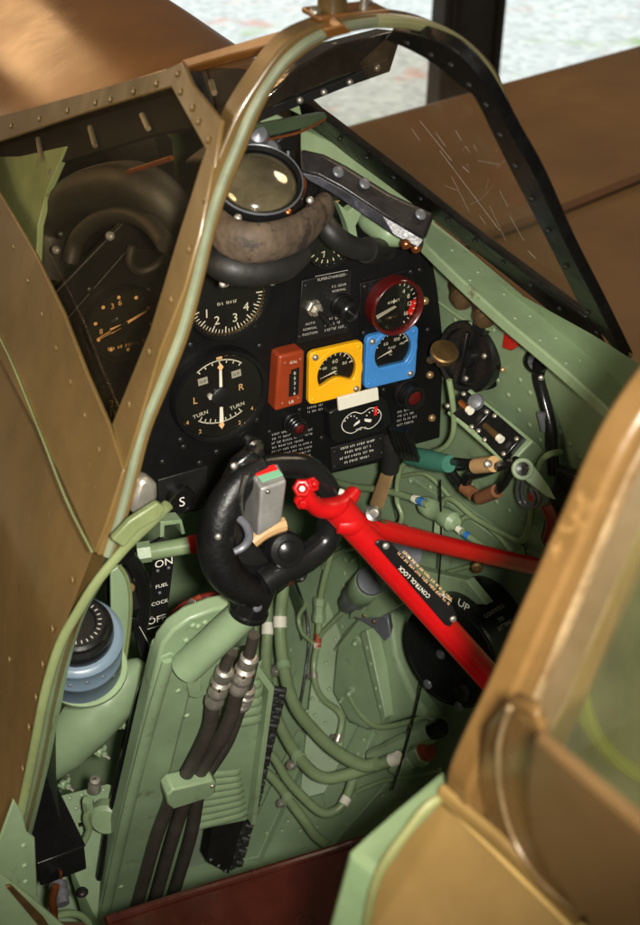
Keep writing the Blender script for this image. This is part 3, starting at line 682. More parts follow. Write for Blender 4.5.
    R = px((390, 302), (361, 308))*.90
    q = [P(x, y, -.0022) for x, y in ((360, 284), (415, 268), (419, 322), (361, 338))]; MB().prism(q, (0, .002, 0)).build('flange', PANEL, t, bev=.001)
    bolts('screw', [(P(x, y, -.0025), PN) for x, y in ((365, 287), (411, 272), (413, 322), (364, 333))], .003, SATIN, t)
    MB().lathe(fr, [(R*.98, .0), (R, .013), (R*.98, .017), (R*.94, .018), (R*.88, .017), (R*.85, .015), (R*.85, .010)], 64, caps=(1, 0)).build('rim', MAROON, t, ang=50)
    MB().lathe(fr, [(R*.86, .009), (R*.86, .010)], 48).build('dial', DIAL, t)
    w = .0104; r = R*.85; n = MB()
    for d, a in (('4', 32), ('8', 62), ('12', 92), ('16', 128)): n.text(fr, d, .0068, *pol(a, r*.66), w)
    for i in range(11): tick(n, fr, 10+14*i, r*.84, r*.95, .0009, w)
    n.text(fr, '+', .011, -.0015, .0055, w); n.text(fr, 'BOOST', .0040, -.002, .0055, w+.0001, .1)
    n.build('numerals', WHITE, t)
    MB().stroke(fr, arc(0, 0, r*.82, 84, 128), r*.26, w-.0002).build('red_sector', STARK, t)
    n = MB(); s_, c = pol(250, 1); n.prism([fr.pt(-.0012, .001, w+.001), fr.pt(.0012, -.001, w+.001), fr.pt(s_*r*.9+.001, c*r*.9-.002, w+.001), fr.pt(s_*r*.9-.001, c*r*.9+.002, w+.001)], (0, .0006, 0)); n.build('needle', GREY, t)
    MB().lathe(fr, [(R*.85, .0142), (R*.85, .0148)], 48).build('glass', TRANS, t)
    # square coloured gauges
    def square(name, label, m, cs, c, rr, txt, cut, needle):
        fr = PF(*c, -.001); t = thing(name, P(cs[3][0], cs[3][1], 0), label, 'gauge')
        hw = ((P(*cs[1], 0)-P(*cs[0], 0)).length+(P(*cs[2], 0)-P(*cs[3], 0)).length)/4; hh = ((P(*cs[3], 0)-P(*cs[0], 0)).length+(P(*cs[2], 0)-P(*cs[1], 0)).length)/4
        cc = sum((P(*p, 0) for p in cs), V())/4; f0 = Fr(cc+V((0, -.001, 0)), (1, 0, 0), (0, 0, 1)); co = .005
        pts = []
        for sx, sy, a0 in ((1, 1, 0), (-1, 1, 90), (-1, -1, 180), (1, -1, 270)):
            for k in range(5): a = R_(a0+22.5*k); pts.append((sx*(hw-co)+co*math.cos(a), sy*(hh-co)+co*math.sin(a)))
        # faceplate with a round window whose lower part is filled
        N_ = 64; dz = (fr.o-cc); du, dv = dz.dot(fr.x), dz.dot(fr.y)
        outer, inner = [], []
        for k in range(N_):
            a = 2*math.pi*k/N_; ca, sa = math.cos(a), math.sin(a)
            s_ = min((hw-.0)/max(1e-6, abs(ca)), (hh-.0)/max(1e-6, abs(sa))); ox, oy = ca*s_, sa*s_
            if abs(ox) > hw-co and abs(oy) > hh-co:
                ax, ay = math.copysign(hw-co, ox), math.copysign(hh-co, oy); dx, dy = ox-ax, oy-ay; l = math.hypot(dx, dy); ox, oy = ax+dx/l*co, ay+dy/l*co
            outer.append((ox, oy)); ix, iy = rr*ca, rr*sa
            lowy = -rr*cut + (.16*rr*math.cos(ix/rr*3.0) if cut < .6 else 0)
            if iy < lowy: iy = lowy
            inner.append((du+ix, dv+iy))
        MB().ringprism([f0.pt(u, v, .007) for u, v in outer], [f0.pt(u, v, .007) for u, v in inner], (0, .007, 0)).build('faceplate', m, t, bev=.0012)
        rg = [( du+(x-du)*1.30, dv+(y-dv)*1.25) for x, y in inner]; rg2 = [(du+(x-du)*1.20, dv+(y-dv)*1.16) for x, y in inner]
        MB().ringprism([f0.pt(u, v, .0078) for u, v in rg], [f0.pt(u, v, .0078) for u, v in rg2], (0, .001, 0)).build('raised_ring', m, t, bev=.0004)
        MB().lathe(fr, [(rr*1.12, .0008), (rr*1.12, .0016)], 40).build('dial', DIAL, t)
        w = .002; n = MB()
        for i in range(9): tick(n, fr, -70+17.5*i, rr*.78, rr*.94, .0009 if i % 2 else .0013, w)
        for s0, u, v, z in txt: n.text(fr, s0, z, u*rr, v*rr, w)
        n.stroke(fr, arc(0, 0, rr*.95, -75, 75), .0006, w)
        n.build('numerals', WHITE, t)
        n = MB(); s_, c2 = pol(needle, 1); n.prism([fr.pt(-c2*.0009, s_*.0009, .0034), fr.pt(c2*.0009, -s_*.0009, .0034), fr.pt(s_*rr*.82, c2*rr*.82, .0034)], (0, .0006, 0)); n.build('needle', WHITE, t)
        MB().lathe(fr, [(rr*1.12, .0052), (rr*1.12, .0058)], 40).build('glass', TRANS, t)
        bolts('screw', [(f0.pt(u*(hw-.0065), v*(hh-.0065), .0074), PN) for u, v in ((-1, 1), (1, -1), (1, 1), (-1, -1))][:2], .0036, ALU, t, .7)
        bolts('screw', [(f0.pt(u*(hw-.0055), v*(hh-.0055), .0074), PN) for u, v in ((1, 1), (-1, -1))], .0022, m, t, .5)
    square('oil_gauge', 'square yellow temperature gauge between red and blue gauges', YELLOW, ((307, 350), (360, 337), (357, 390), (304, 402)), (334, 370), px((334, 370), (353, 366)), (('60', 0, .5, .0062), ('40', -.55, .25, .005), ('80', .5, .3, .005), ('OIL', -.02, .15, .0042), ('°C', 0, -.1, .0055)), .42, -105)
    square('radiator_gauge', 'square blue temperature gauge on the right of the yellow one', BLUE, ((364, 334), (415, 322), (411, 375), (360, 386)), (390, 349), px((390, 349), (408, 345)), (('100', .3, .50, .0055), ('60', -.3, .38, .005), ('140', .6, .22, .0042), ('RAD', .05, .12, .004), ('°C', -.05, -.2, .0055)), .72, -110)
    # red fuel contents box
    t = thing('fuel_contents_gauge', P(288, 412, 0), 'brick red upright fuel gauge box beside the yellow gauge', 'gauge')
    cs = [P(x, y, -.020) for x, y in ((279, 356), (305, 350), (303, 404), (275, 412))]
    MB().prism(cs, (0, .020, 0)).build('case', BRICK, t, bev=.003, seg=3)
    f = Fr(sum(cs, V())/4+V((0, -.0002, 0)), (1, 0, 0), (0, 0, 1))
    MB().prism([f.pt(u, v, .0) for u, v in ((-.002, -.017), (.0085, -.0165), (.009, .013), (.0005, .012), (.0005, .008), (-.0015, .008))], (0, -.0012, 0)).build('window', DIAL, t)
    n = MB()
    for i in range(5): n.text(f, '05316'[i], .0048, .0038, .0085-.0056*i, .0016)
    n.text(f, 'GAL', .0042, .003, .0205, .0004); n.text(f, 'LB', .0048, .001, -.0235, .0004)
    n.build('numerals', CREAM, t)
    bolts('screw', [(f.pt(-.006, .021, .0002), PN), (f.pt(.0105, .0215, .0002), PN), (f.pt(-.0085, -.0235, .0002), PN), (f.pt(.009, -.0215, .0002), PN)], .0021, REDPINK, t)
    # supercharger switch plate
    t = thing('switch_plate', P(325, 340, 0), 'grey black plate with a toggle switch and ribbed push knob', 'switch plate')
    MB().prism([P(x, y, -.003) for x, y in ((302, 281), (352, 269), (349, 332), (297, 344))], (0, .003, 0)).build('plate', SATIN, t, bev=.0008)
    f = PF(333, 277, -.0036); MB().text(f, 'SUPERCHARGER', .0040, -.002, .0005).stroke(f, [(-.02, .0045), (.016, .0045)], .0005).build('plate_title', GREY, t); n = MB(); f2 = PF(339, 287, -.0036); n.text(f2, 'F.S. GEAR', .0036, 0, .002); n.text(f2, 'NORMAL', .0036, 0, -.003); n.build('plate_print', GREY, t); n = MB()
    f3 = PF(310, 325, -.0036)
    for i, s0 in enumerate(('AUTO', 'NORMAL', 'POSITION')): n.text(f3, s0, .0036, 0, .002-.0055*i)
    f4 = PF(334, 320, -.0036)
    for i in range(3): n.scrib(f4, -.010, .002-.0055*i, .020, .0036, seed=60+i)
    n.build('plate_print', GREY, t)
    f = PF(313, 307, -.003); MB().lathe(f, [(.0085, 0), (.0085, .004), (.007, .005), (.007, .009), (.004, .012), (0, .012)], 6).build('toggle_nut', ALU, t)
    MB().cyl(f.pt(0, 0, .010), f.pt(.008, -.012, .022), .0022, 10, .0035).build('toggle_lever', BLACK, t)
    f = PF(341, 305, -.003); k = MB(); prof = [(.0125, 0), (.0125, .004)]
    for i in range(4): prof += [(.0115, .005+.004*i), (.0115, .0075+.004*i), (.0095, .008+.004*i)]
    prof += [(.0075, .022), (.0055, .021), (.005, .014)]
    k.lathe(f, prof, 28); k.build('push_knob', BLACK, t)
    bolts('screw', [(P(x, y, -.003), PN) for x, y in ((306, 286), (347, 275), (300, 337), (346, 328))], .0024, SATIN, t)
    # white name plate and triple pressure gauge
    pl = MB().prism([P(x, y, -.0195) for x, y in ((338, 398), (378, 388), (379, 400), (339, 411))], (0, .003, 0)); o = pl.build('label_plate', CREAM, None, bev=.0005); tag(o, 'small blank cream plate fixed above the twin needle gauge', 'label plate')
    t = thing('pressure_gauge', P(358, 442, 0), 'black brake pressure gauge with twin white needles, below the cream plate', 'gauge')
    MB().prism([P(x, y, -.016) for x, y in ((329, 413), (336, 409), (382, 397), (389, 401), (391, 424), (386, 431), (337, 444), (331, 440))], (0, .016, 0)).build('case', BLACK, t, bev=.002)
    f = PF(361, 420, -.0165)
    pts = []
    for k in range(48):
        a = 2*math.pi*k/48; rr = .0235*(1-.0*math.cos(a)); x = rr*math.cos(a); z = .0145*math.sin(a)*(1-.42*math.exp(-(x/.007)**2)); pts.append((x, z))
    MB().prism([f.pt(u, v, 0) for u, v in pts], f.z*.0008).build('dial', DIAL, t)
    n = MB(); n.stroke(f, pts+[pts[0]], .0008, .0012)
    for s_ in (-1, 1):
        for i in range(5): n.ball(f.pt(s_*.013+pol(-60+30*i, .008)[0], .0005+pol(-60+30*i, .008)[1], .0012), .0009, 6, (1, 1, .3), f)
    n.scrib(f, -.006, -.010, .012, .003, .0012, 77)
    n.build('scale', WHITE, t)
    n = MB()
    for s_ in (-1, 1): n.prism([f.pt(s_*.010, -.004, .002), f.pt(s_*.010+.0015, -.001, .002), f.pt(s_*.003, .002, .002), f.pt(s_*.003, -.001, .002)], (0, -.0005, 0))
    n.build('needle', WHITE, t)
    MB().stroke(f, [(.0165, .002), (.0165, .0125)], .0036, .0014).build('red_mark', STARK, t)
    # push buttons with red centres
    for (x, y), lab in (((406, 391), 'black ribbed push button with maroon centre right of the cream plate'), ((292, 421), 'small maroon push button under the red fuel gauge')):
        big = x > 350; t = thing('push_button', P(x, y+12, 0), lab, 'button'); f = PF(x, y, -.001); s_ = 1 if big else .7
        prof = [(.0165*s_, 0), (.0165*s_, .004), (.014*s_, .005)]
        for i in range(3): prof += [(.0135*s_, .006+.005*i), (.0135*s_, .009+.005*i), (.0115*s_, .010+.005*i)]
        prof += [(.0105*s_, .020), (.0085*s_, .0195), (.0085*s_, .012)]
        MB().lathe(f, prof, 28).build('collar', BLACK, t); MB().lathe(f, [(.0083*s_, .012), (.0083*s_, .017), (.005*s_, .0185), (0, .019)], 20).build('button', MAROON, t)
    # starter button plate at lower left
    t = thing('starter_button', P(180, 508, 0), 'black button marked with a white S at the panel foot', 'button'); f = PF(179, 497, -.006)
    MB().prism([P(x, y, -.006) for x, y in ((158, 480), (208, 466), (206, 506), (160, 518))], (0, .0055, 0)).build('plate', SATIN, t, bev=.001)
    MB().lathe(f, [(.0145, 0), (.0145, .008), (.013, .010), (.0115, .010), (.0115, .0085), (0, .0085)], 32).build('button', BLACK, t)
    MB().text(f, 'S', .0155, 0, 0, .0092).build('letter', WHITE, t)
gauges()

# ================================================================ GUNSIGHT AND COAMING
def gunsight():
    t = thing('gunsight', P(262, 262, -.10), 'reflector gunsight with large glass lens in a black ring above a worn leather crash pad', 'gunsight')
    c = P(258, 182, -.115); up = V((-.10, -.48, .87)).normalized(); f = Fr.axis(c, up, (0, 0, 1)); R = .0325
    MB().lathe(f, [(R*.9, -.045), (R*1.0, -.03), (R*1.10, -.012), (R*1.16, -.008), (R*1.16, .0), (R*1.08, .004), (R*.98, .002)], 48, caps=(1, 0)).build('lens_ring', BLACK, t)
    MB().lathe(f, [(R*1.0, -.006)]+[(R*1.0*math.cos(R_(a)), -.004+.015*math.sin(R_(a))) for a in range(0, 91, 9)], 48).build('lens', mat('lens_glass', (120, 110, 84), .07, metal=.55, var=.5, vs=16, bump=0, spec=1.0, coat=1, rv=.02), t, ang=80)
    fl = Fr.axis(c, up, (0, 0, 1)); MB().lathe(fl, [(R*1.09, .004), (R*1.11, .0046), (R*1.13, .003)], 48, caps=(0, 0)).build('ring_lip', GREYM, t)
    bolts('ring_screw', [(f.pt(R*1.13*math.cos(a), R*1.13*math.sin(a), .001), up) for a in (.9, 2.2, 3.6, 5.2)], .003, COPPER, t)
    # leather pad wrapped round the front of the sight
    pad = MB(); pts = [(214, 221, -.11), (226, 235, -.15), (250, 243, -.17), (278, 240, -.165), (303, 229, -.14), (322, 210, -.10)]
    P3 = [P(*p) for p in pts]; pad.tube([P3[0]]+P3+[P3[-1]], [.009, .0130]+[.0138]*4+[.0130, .009], 16, smooth=6, flat=(1.2, .8)); pad.build('leather_pad', LEATHER, t, ang=80)
    lo = MB(); P4 = [P(*p) for p in ((206, 252, -.10), (222, 265, -.14), (250, 271, -.15), (280, 266, -.145), (298, 254, -.115))]; lo.tube([P4[0]]+P4+[P4[-1]], [.006, .011]+[.013]*3+[.012, .006], 14, smooth=6); lo.build('lower_pad', RUBBER, t, ang=80)
    bk = MB(); P5 = [P(*p) for p in ((206, 240, -.09), (232, 252, -.13), (270, 255, -.13), (306, 243, -.10))]; bk.tube(P5, .012, 12); bk.build('pad_core', SATIN, t)
    bolts('pad_rivet', [(P(x, y, Y), (-.3, -.8, .4)) for x, y, Y in ((310, 200, -.13), (238, 218, -.155), (272, 282, -.14), (223, 284, -.12))], .0032, ALU, t)
    # upright post and clamp right of the lens
    po = MB(); po.prism([P(x, y, -.06) for x, y in ((272, 142), (298, 126), (302, 140), (294, 160), (296, 196), (284, 200), (278, 170), (270, 156))], (0, .022, 0)); po.build('post', BLACK, t, bev=.003)
    pt = MB(); pt.cyl(P(288, 150, -.08), P(290, 206, -.09), .0055, 14); pt.build('clamp_rod', BLACK, t)
    cp = MB(); cp.tube([P(x, y, -.095) for x, y in ((301, 178), (303, 186), (298, 202), (290, 210))], .0032, 8); cp.build('copper_pipe', COPPER, t)
    for i, (x, y, r) in enumerate(((268, 151, .011), (258, 136, .010))):
        f2 = Fr.axis(P(x, y, -.07), (-.3, -.8, .5)); MB().lathe(f2, [(r, -.012), (r, .002), (r*.7, .008), (0, .010)], 20).build('adjuster_knob', GREYM, t)
    bd = MB(); bd.prism([P(x, y, -.05) for x, y in ((210, 160), (236, 140), (268, 150), (262, 170), (222, 182))], (0, .06, -.02)); bd.build('sight_body', SATIN, t, bev=.004)
    mt = MB(); mt.prism([P(x, y, -.05) for x, y in ((236, 176), (300, 176), (310, 210), (300, 250), (236, 262), (214, 240))], (0, .05, 0)); mt.build('mounting', BLACK, t, bev=.004)
    # green slatted bar above the sight
    t2 = thing('sight_bar', P(290, 125, -.07), 'dark green metal bar lying across above the gunsight', 'bar')
    MB().prism([P(x, y, -.075) for x, y in ((240, 128), (325, 112), (328, 118), (310, 127), (262, 138), (240, 139))], (0, .012, -.003)).build('bar', DARKGREEN, t2, bev=.001)
    MB().tube([P(x, y, -.078) for x, y in ((262, 141), (300, 132), (325, 119))], .0012, 6).build('copper_edge', COPPER, t2)
    t3 = thing('green_bracket', P(285, 110, -.05), 'pale green bent bracket under the front glass block', 'bracket')
    MB().prism([P(x, y, -.045) for x, y in ((276, 104), (284, 100), (300, 106), (302, 116), (290, 110), (282, 112))], (0, .01, 0)).build('bracket', GREEN2, t3, bev=.001)
    MB().prism([P(x, y, -.04) for x, y in ((258, 118), (270, 112), (284, 118), (276, 122), (264, 126))], (0, .01, 0)).build('clip', GREEN2, t3, bev=.001)
    # coaming plate with two round bolts on the starboard sill
    t = thing('coaming_plate', P(370, 215, -.03), 'black padded coaming plate with two round bolts along the far sill', 'coaming')
    top = [(300, 149), (322, 154), (345, 166), (388, 193), (433, 214)]; bot = [(300, 172), (318, 176), (342, 189), (382, 215), (424, 240)]
    Ys = [-.01, -.02, -.035, -.055, -.075]
    a = [P(*p, Y) for p, Y in zip(top, Ys)]; b = [P(*p, Y-.014) for p, Y in zip(bot, Ys)]
    MB().ringprism(a, b, (.010, .012, -.006), closed=False).build('plate', mat('coaming_black', (34, 32, 33), .36, var=.4, vs=30, bump=.25, bs=160, chip=(64, 62, 62), chipt=.64, chips=45), t, bev=.003)
    ed = [(308, 180), (330, 192), (360, 212), (395, 236), (418, 248)]; e2 = [P(*p, Y-.02) for p, Y in zip(ed, Ys)]
    MB().ringprism(b, e2, (.004, .010, -.002), closed=False).build('lower_lip', mat('scuffed_black', (60, 60, 66), .35, var=.5, vs=60, bump=.3, chip=(92, 92, 96), chipt=.58, chips=70), t, bev=.001)
    nn = (a[2]-a[0]).cross(b[2]-a[2]).normalized(); nn = nn if nn.dot(cC-a[2]) > 0 else -nn
    pl = Plane(a[2], b[2], a[3]); bolts('bolt', [(pl.hit(364, 184, .002), pl.n), (Plane(a[3], b[3], a[4]).hit(420, 215, .002), pl.n), (pl.hit(338, 172, .001), pl.n)], .0055, GREYM, t, .3, 20)
    # things tucked under the coaming
    t = thing('breather_hose', P(340, 250, -.03), 'black corrugated rubber hose curling under the coaming', 'hose')
    MB().tube([P(x, y, Y) for x, y, Y in ((318, 212, -.04), (332, 234, -.06), (352, 247, -.055), (372, 250, -.04), (386, 250, -.02))], .0105, 14).build('hose', RUBBER, t)
    cl = MB(); cl.cyl(P(366, 250, -.046), P(378, 251, -.034), .0125, 16); cl.build('collar', SATIN, t)
    fr = PF(322, 243, -.004); t, fr, r, w = round_gauge('compass_dial', 'small black dial half hidden behind the leather pad', 'gauge', 326, 240, .026)
    n = MB()
    for i in range(20): tick(n, fr, 18*i, r*.8, r*.95, .001, w)
    n.text(fr, '1', .009, .006, -.010, w, .5); n.text(fr, '7', .009, -.004, -.012, w, .3); n.build('numerals', WHITE, t)
    t, fr, r, w = round_gauge('upper_dial', 'small dark dial with orange numerals under the coaming', 'gauge', 328, 206, .022)
    n = MB(); n.text(fr, '3', .008, -.004, .012, w, -.4); n.text(fr, 'M.T', .0075, .004, .003, w); n.text(fr, '1', .008, .010, .014, w); n.build('numerals', PEACH, t)
    t = thing('green_funnel', P(357, 232, -.03), 'pale green funnel shaped bracket under the coaming', 'bracket')
    MB().prism([P(x, y, -.03) for x, y in ((338, 203), (348, 212), (356, 206), (362, 214), (356, 226), (358, 238), (350, 236), (346, 222))], (0, .012, 0)).build('bracket', GREEN2, t, bev=.001)
    t = thing('green_canister', P(388, 240, -.02), 'rounded pale green canister under the coaming end', 'canister')
    MB().tube([P(x, y, Y) for x, y, Y in ((366, 216, -.0), (372, 222, -.01), (390, 234, -.03), (405, 240, -.03))], [.010, .0125, .0125, .006], 16).build('body', GREEN2, t)
    t = thing('copper_screw', P(408, 246, -.03), 'pair of copper screws at the coaming end', 'screws')
    bolts('screw_head', [(P(406, 244, -.085), (-.3, -.9, .3)), (P(416, 248, -.08), (-.3, -.9, .3))], .005, COPPER, t, .8, 14)
    # black curved ring seen through the tinted pane (crash pad of the coaming)
    t = thing('coaming_roll', P(110, 190, -.02), 'thick dark padded roll curving over the left dials behind the pane', 'coaming')
    MB().tube([PLd(x, y, .04) for x, y in ((45, 285), (50, 232), (72, 200), (108, 186))]+[PLd(x, y, d) for x, y, d in ((140, 186, .045), (164, 203, .06), (178, 232, .08))], .019, 16).build('roll', RUBBER, t)
    MB().tube([PLd(x, y, .045) for x, y in ((70, 262), (78, 238), (98, 220), (126, 214), (150, 224), (166, 244))], .0075, 12).build('inner_roll', RUBBER, t)
    MB().prism([PLd(x, y, .085) for x, y in ((66, 148), (150, 118))]+[P(172, 140, .03), P(180, 240, .03)]+[PLd(x, y, .085) for x, y in ((60, 260), (40, 240), (50, 185))], (0, .01, 0)).build('backing', SATIN, t)
    o = MB().prism([PLd(x, y, .018) for x, y in ((-40, 158), (20, 156), (66, 146), (62, 156), (47, 190), (38, 225), (36, 262), (-40, 240))], PL1.n*-.006).build('side_plate', GREEN2, None, bev=.001); tag(o, 'pale green plate behind the tinted pane, forward of the padded roll', 'plate')
    MB().tube([PLd(x, y, .03) for x, y in ((72, 192), (120, 175), (172, 158))], .002, 6).build('copper_edge', COPPER, t)
    MB().tube([P(x, y, -.03) for x, y in ((132, 246), (130, 262), (138, 271), (152, 268), (170, 254))], .004, 8).build('loop', RUBBER, t)
    bolts('rivet', [(PLd(x, y, .02), (-.5, -.6, .4)) for x, y, Y in ((53, 172, .055), (56, 250, .01), (110, 236, -.01))], .0038, GREYM, t)
gunsight()

# ================================================================ CONTROL COLUMN, LOCK AND HOSES
def column():
    t = thing('control_column', P(118, 920, -.06), 'green control column with black spade grip and chrome firing button box', 'control column')
    g = MB()
    lft = [(262, 463, -.235), (240, 477, -.238), (222, 505, -.242), (214, 535, -.246), (218, 566, -.25), (236, 588, -.252), (256, 596, -.25)]
    rgt = [(262, 464, -.235), (284, 462, -.235), (308, 465, -.236), (327, 484, -.238), (335, 512, -.24), (329, 540, -.243), (308, 560, -.247), (284, 572, -.25), (262, 586, -.252)]
    lft = [(270+(x-270)*.95, 527+(y-527)*.95, Y) for x, y, Y in lft]; rgt = [(270+(x-270)*.95, 527+(y-527)*.95, Y) for x, y, Y in rgt]
    g.tube([P(*p) for p in lft], [.0105, .0125, .0145, .0158, .0158, .0145, .013], 18, smooth=6); g.build('grip_ring', CRACKLE, t, ang=80)
    g = MB(); g.tube([P(*p) for p in rgt], [.0095, .0100, .0105, .0112, .0116, .0118, .012, .012, .012], 18, smooth=6); g.build('grip_ring', BLACK, t, ang=80)
    MB().tube([P(x, y, Y) for x, y, Y in ((232, 490, -.240), (246, 468, -.232), (256, 452, -.222))], [.009, .0095, .008], 14).build('grip_stem', SATIN, t)
    bolts('grip_screw', [(P(234, 466, -.252), (-.2, -.9, .4)), (P(218, 537, -.262), (-.4, -.9, .2))], .0028, ALU, t)
    MB().tube([P(x, y, Y) for x, y, Y in ((226, 570, -.236), (246, 580, -.232), (268, 578, -.232), (290, 566, -.236))], [.011, .0165, .0165, .010], 16).build('brake_housing', BLACK, t)
    MB().prism([P(x, y, -.240) for x, y in ((224, 488), (236, 464), (252, 452), (262, 458), (258, 474), (246, 486), (240, 506), (230, 512))], (0, .012, 0)).build('lever_bracket', BLACK, t, bev=.003)
    MB().prism([P(x, y, -.236) for x, y in ((229, 502), (243, 508), (242, 528), (256, 546), (272, 560), (262, 586), (238, 582), (224, 556))], (0, .012, 0)).build('lever_block', SATIN, t, bev=.003)
    MB().tube([P(x, y, -.252) for x, y in ((246, 474), (240, 496), (242, 520))], .0024, 8).build('link', STEEL, t)
    # firing button box
    Y1, Y2 = -.236, -.266
    tp = [P(248, 468, Y1), P(276, 459, Y1), P(287, 481, Y2), P(261, 489, Y2)]
    bt = [P(242, 526, Y1+.01), P(272, 516, Y1+.01), P(282, 521, Y2+.008), P(258, 537, Y2+.008)]
    MB().add(tp+bt, [(3, 2, 1, 0), (4, 5, 6, 7), (0, 1, 5, 4), (1, 2, 6, 5), (2, 3, 7, 6), (3, 0, 4, 7)]).build('button_box', mat('brushed_box', (170, 168, 164), .32, metal=.55, var=.3, vs=26, bump=.1), t, bev=.0022, seg=3)
    ft = Fr((tp[0]+tp[1]+tp[2]+tp[3])/4, tp[1]-tp[0], tp[0]-tp[3])
    MB().prism([ft.pt(u, v, .0006) for u, v in ((-.0090, .001), (.0092, .001), (.0094, .0080), (-.0088, .0080))], ft.z*.0005).build('red_flash', STARK, t)
    MB().prism([ft.pt(u, v, .0006) for u, v in ((-.0090, -.0080), (.0092, -.0080), (.0092, .000), (-.0090, .000))], ft.z*.0005).build('green_flash', PALEGREEN, t)
    bolts('box_rivet', [(ft.pt(-.001, .0125, .001), ft.z), (P(268, 492, -.269), (-.2, -.9, .2))], .0018, STEEL, t)
    MB().tube([P(x, y, -.262) for x, y in ((240, 519), (247, 527), (249, 538), (243, 547), (234, 552))], [.0028, .0034, .0036, .0032, .0028], 10).build('trigger_lever', GREYM, t)
    MB().tube([P(x, y, -.246) for x, y in ((252, 541), (262, 533), (274, 527), (284, 524))], .0065, 10).build('leather_wrap', TAN, t)
    # boss under the ring
    f = Fr.axis(P(283, 547, -.246), (-.15, -.92, .35)); MB().lathe(f, [(.0155, -.012), (.0158, .010), (.014, .0135), (.009, .0145), (.0088, .0175), (.006, .019), (0, .0195)], 28).build('pivot_boss', BLACK, t)
    f = Fr.axis(P(297, 572, -.25), (-.2, -.9, .3)); MB().lathe(f, [(.0075, -.01), (.0075, .006), (.0055, .008), (.0055, .006), (.0025, .006), (.002, .009), (0, .009)], 18).build('brake_pivot', BLACK, t)
    a, b = P(264, 572, -.245), P(248, 612, -.237)
    MB().cyl(a, b, .0155, 28, .0155).build('socket', BLACK, t)
    f = Fr.axis(b, b-a); MB().lathe(f, [(.0158, -.005), (.0172, -.004), (.0172, .0), (.0158, .001)], 28).build('socket_lip', BLACK, t)
    bolts('socket_rivet', [(P(239, 588, -.260), (-.5, -.85, .1)), (P(258, 608, -.259), (.1, -1, 0))], .0042, GREYM, t, .4, 14)
    # raking upper tube, head plate and broad beam
    a, b = P(247, 611, -.236), P(186, 668, -.20)
    MB().cyl(a, b, .0140, 24, .0150).build('upper_tube', GREEN, t)
    pl = Plane(P(160, 652, -.19), P(205, 640, -.19), P(118, 920, -.06))
    hd = MB().prism([pl.hit(x, y) for x, y in ((158, 660), (162, 645), (173, 631), (190, 619), (214, 610), (232, 606), (236, 640), (222, 690), (196, 700), (150, 690))], -pl.n*.016); hd.build('head_plate', GREEN, t, bev=.003, seg=3)
    bm = MB().prism([pl.hit(x, y, .001) for x, y in ((159, 656), (172, 650), (196, 665), (192, 690), (168, 785), (136, 915), (130, 940), (90, 945))], -pl.n*.022); bm.build('beam', GREEN, t, bev=.004, seg=3)
    rd = MB().tube([pl.hit(x, y, .002) for x, y in ((168, 658), (150, 720), (126, 815), (104, 915), (98, 940))], .0065, 10, smooth=4, flat=(.6, 1)); rd.build('beam_ridge', GREEN, t)
    w2 = MB().prism([pl.hit(x, y, -.012) for x, y in ((196, 665), (232, 650), (226, 700), (200, 800), (165, 940), (120, 945), (150, 850))], -pl.n*.006); w2.build('rear_web', GREEN, t, bev=.001)
    bolts('beam_rivet', [(pl.hit(x, y, .0012), pl.n) for x, y in ((187, 715), (178, 690), (121, 886), (186, 640), (198, 626), (205, 622), (193, 625))], .0032, GREEN2, t, .45)
    f = Fr.axis(pl.hit(192, 682, .003), pl.n); MB().prism([f.pt(u, v, 0) for u, v in ((-.008, .012), (.006, .010), (.008, -.010), (-.004, -.014))], f.z*.003).build('clip', GREEN, t, bev=.001)
    MB().prism([pl.hit(x, y, .024) for x, y in ((158, 776), (164, 770), (204, 761), (208, 764), (206, 774), (200, 779), (164, 790), (159, 785))], -pl.n*.020).build('hose_clamp', GREEN2, t, bev=.0022)
    bolts('clamp_screw', [(pl.hit(203, 766, .025), pl.n)], .0026, ALU, t)
    H = lambda x, y, l=.008: pl.hit(x, y, l)
    paths = [('black rubber hose with silver ferrules, left of three on the column', [(226, 640), (219, 656), (208, 688), (203, 718), (186, 760), (172, 782), (154, 826), (141, 872), (128, 918), (122, 940)], 7.2, (219, 656, 207, 692)),
             ('worn black rubber hose in the middle of the column, highest ferrule', [(247, 622), (243, 640), (232, 676), (222, 712), (203, 752), (186, 780), (170, 826), (157, 872), (144, 918), (138, 940)], 7.2, (243, 642, 230, 678)),
             ('black rubber hose on the right of the column bundle, shortest ferrule', [(249, 652), (243, 676), (235, 700), (222, 735), (205, 768), (197, 785), (190, 826), (177, 872), (163, 918), (157, 940)], 7.0, (243, 678, 236, 697))]
    for i, (lab, pts, r, fe) in enumerate(paths):
        h = thing('rubber_hose', H(*pts[-1]), lab, 'hose', 'hoses on the control column'); lf = (.010, .011, .006)[i]
        rr = pxm(H(*pts[4]))*r
        MB().tube([H(x, y, lf+.004*(j < 4)) for j, (x, y) in enumerate(pts)], [rr*.75, rr*.8]+[rr]*(len(pts)-2), 14, smooth=5).build('hose', HOSE, h)
        a, b = H(fe[0], fe[1], lf+.005), H(fe[2], fe[3], lf+.005); f = Fr.axis(a, b-a); L = (b-a).length
        MB().lathe(f, [(rr*.9, 0), (rr*1.2, L*.04), (rr*1.2, L*.25), (rr*.95, L*.30), (rr*1.35, L*.36), (rr*1.35, L*.42), (rr*.98, L*.48), (rr*1.30, L*.58), (rr*1.32, L*.66), (rr*1.0, L*.74), (rr*1.3, L*.84), (rr*1.28, L*.94), (rr*1.0, L)], 20).build('ferrule', ALU, h)
        MB().lathe(f, [(rr*1.38, L*.35), (rr*1.44, L*.37), (rr*1.44, L*.41), (rr*1.38, L*.43)], 6).build('ferrule_nut', BRASS if i != 2 else ALU, h)
column()

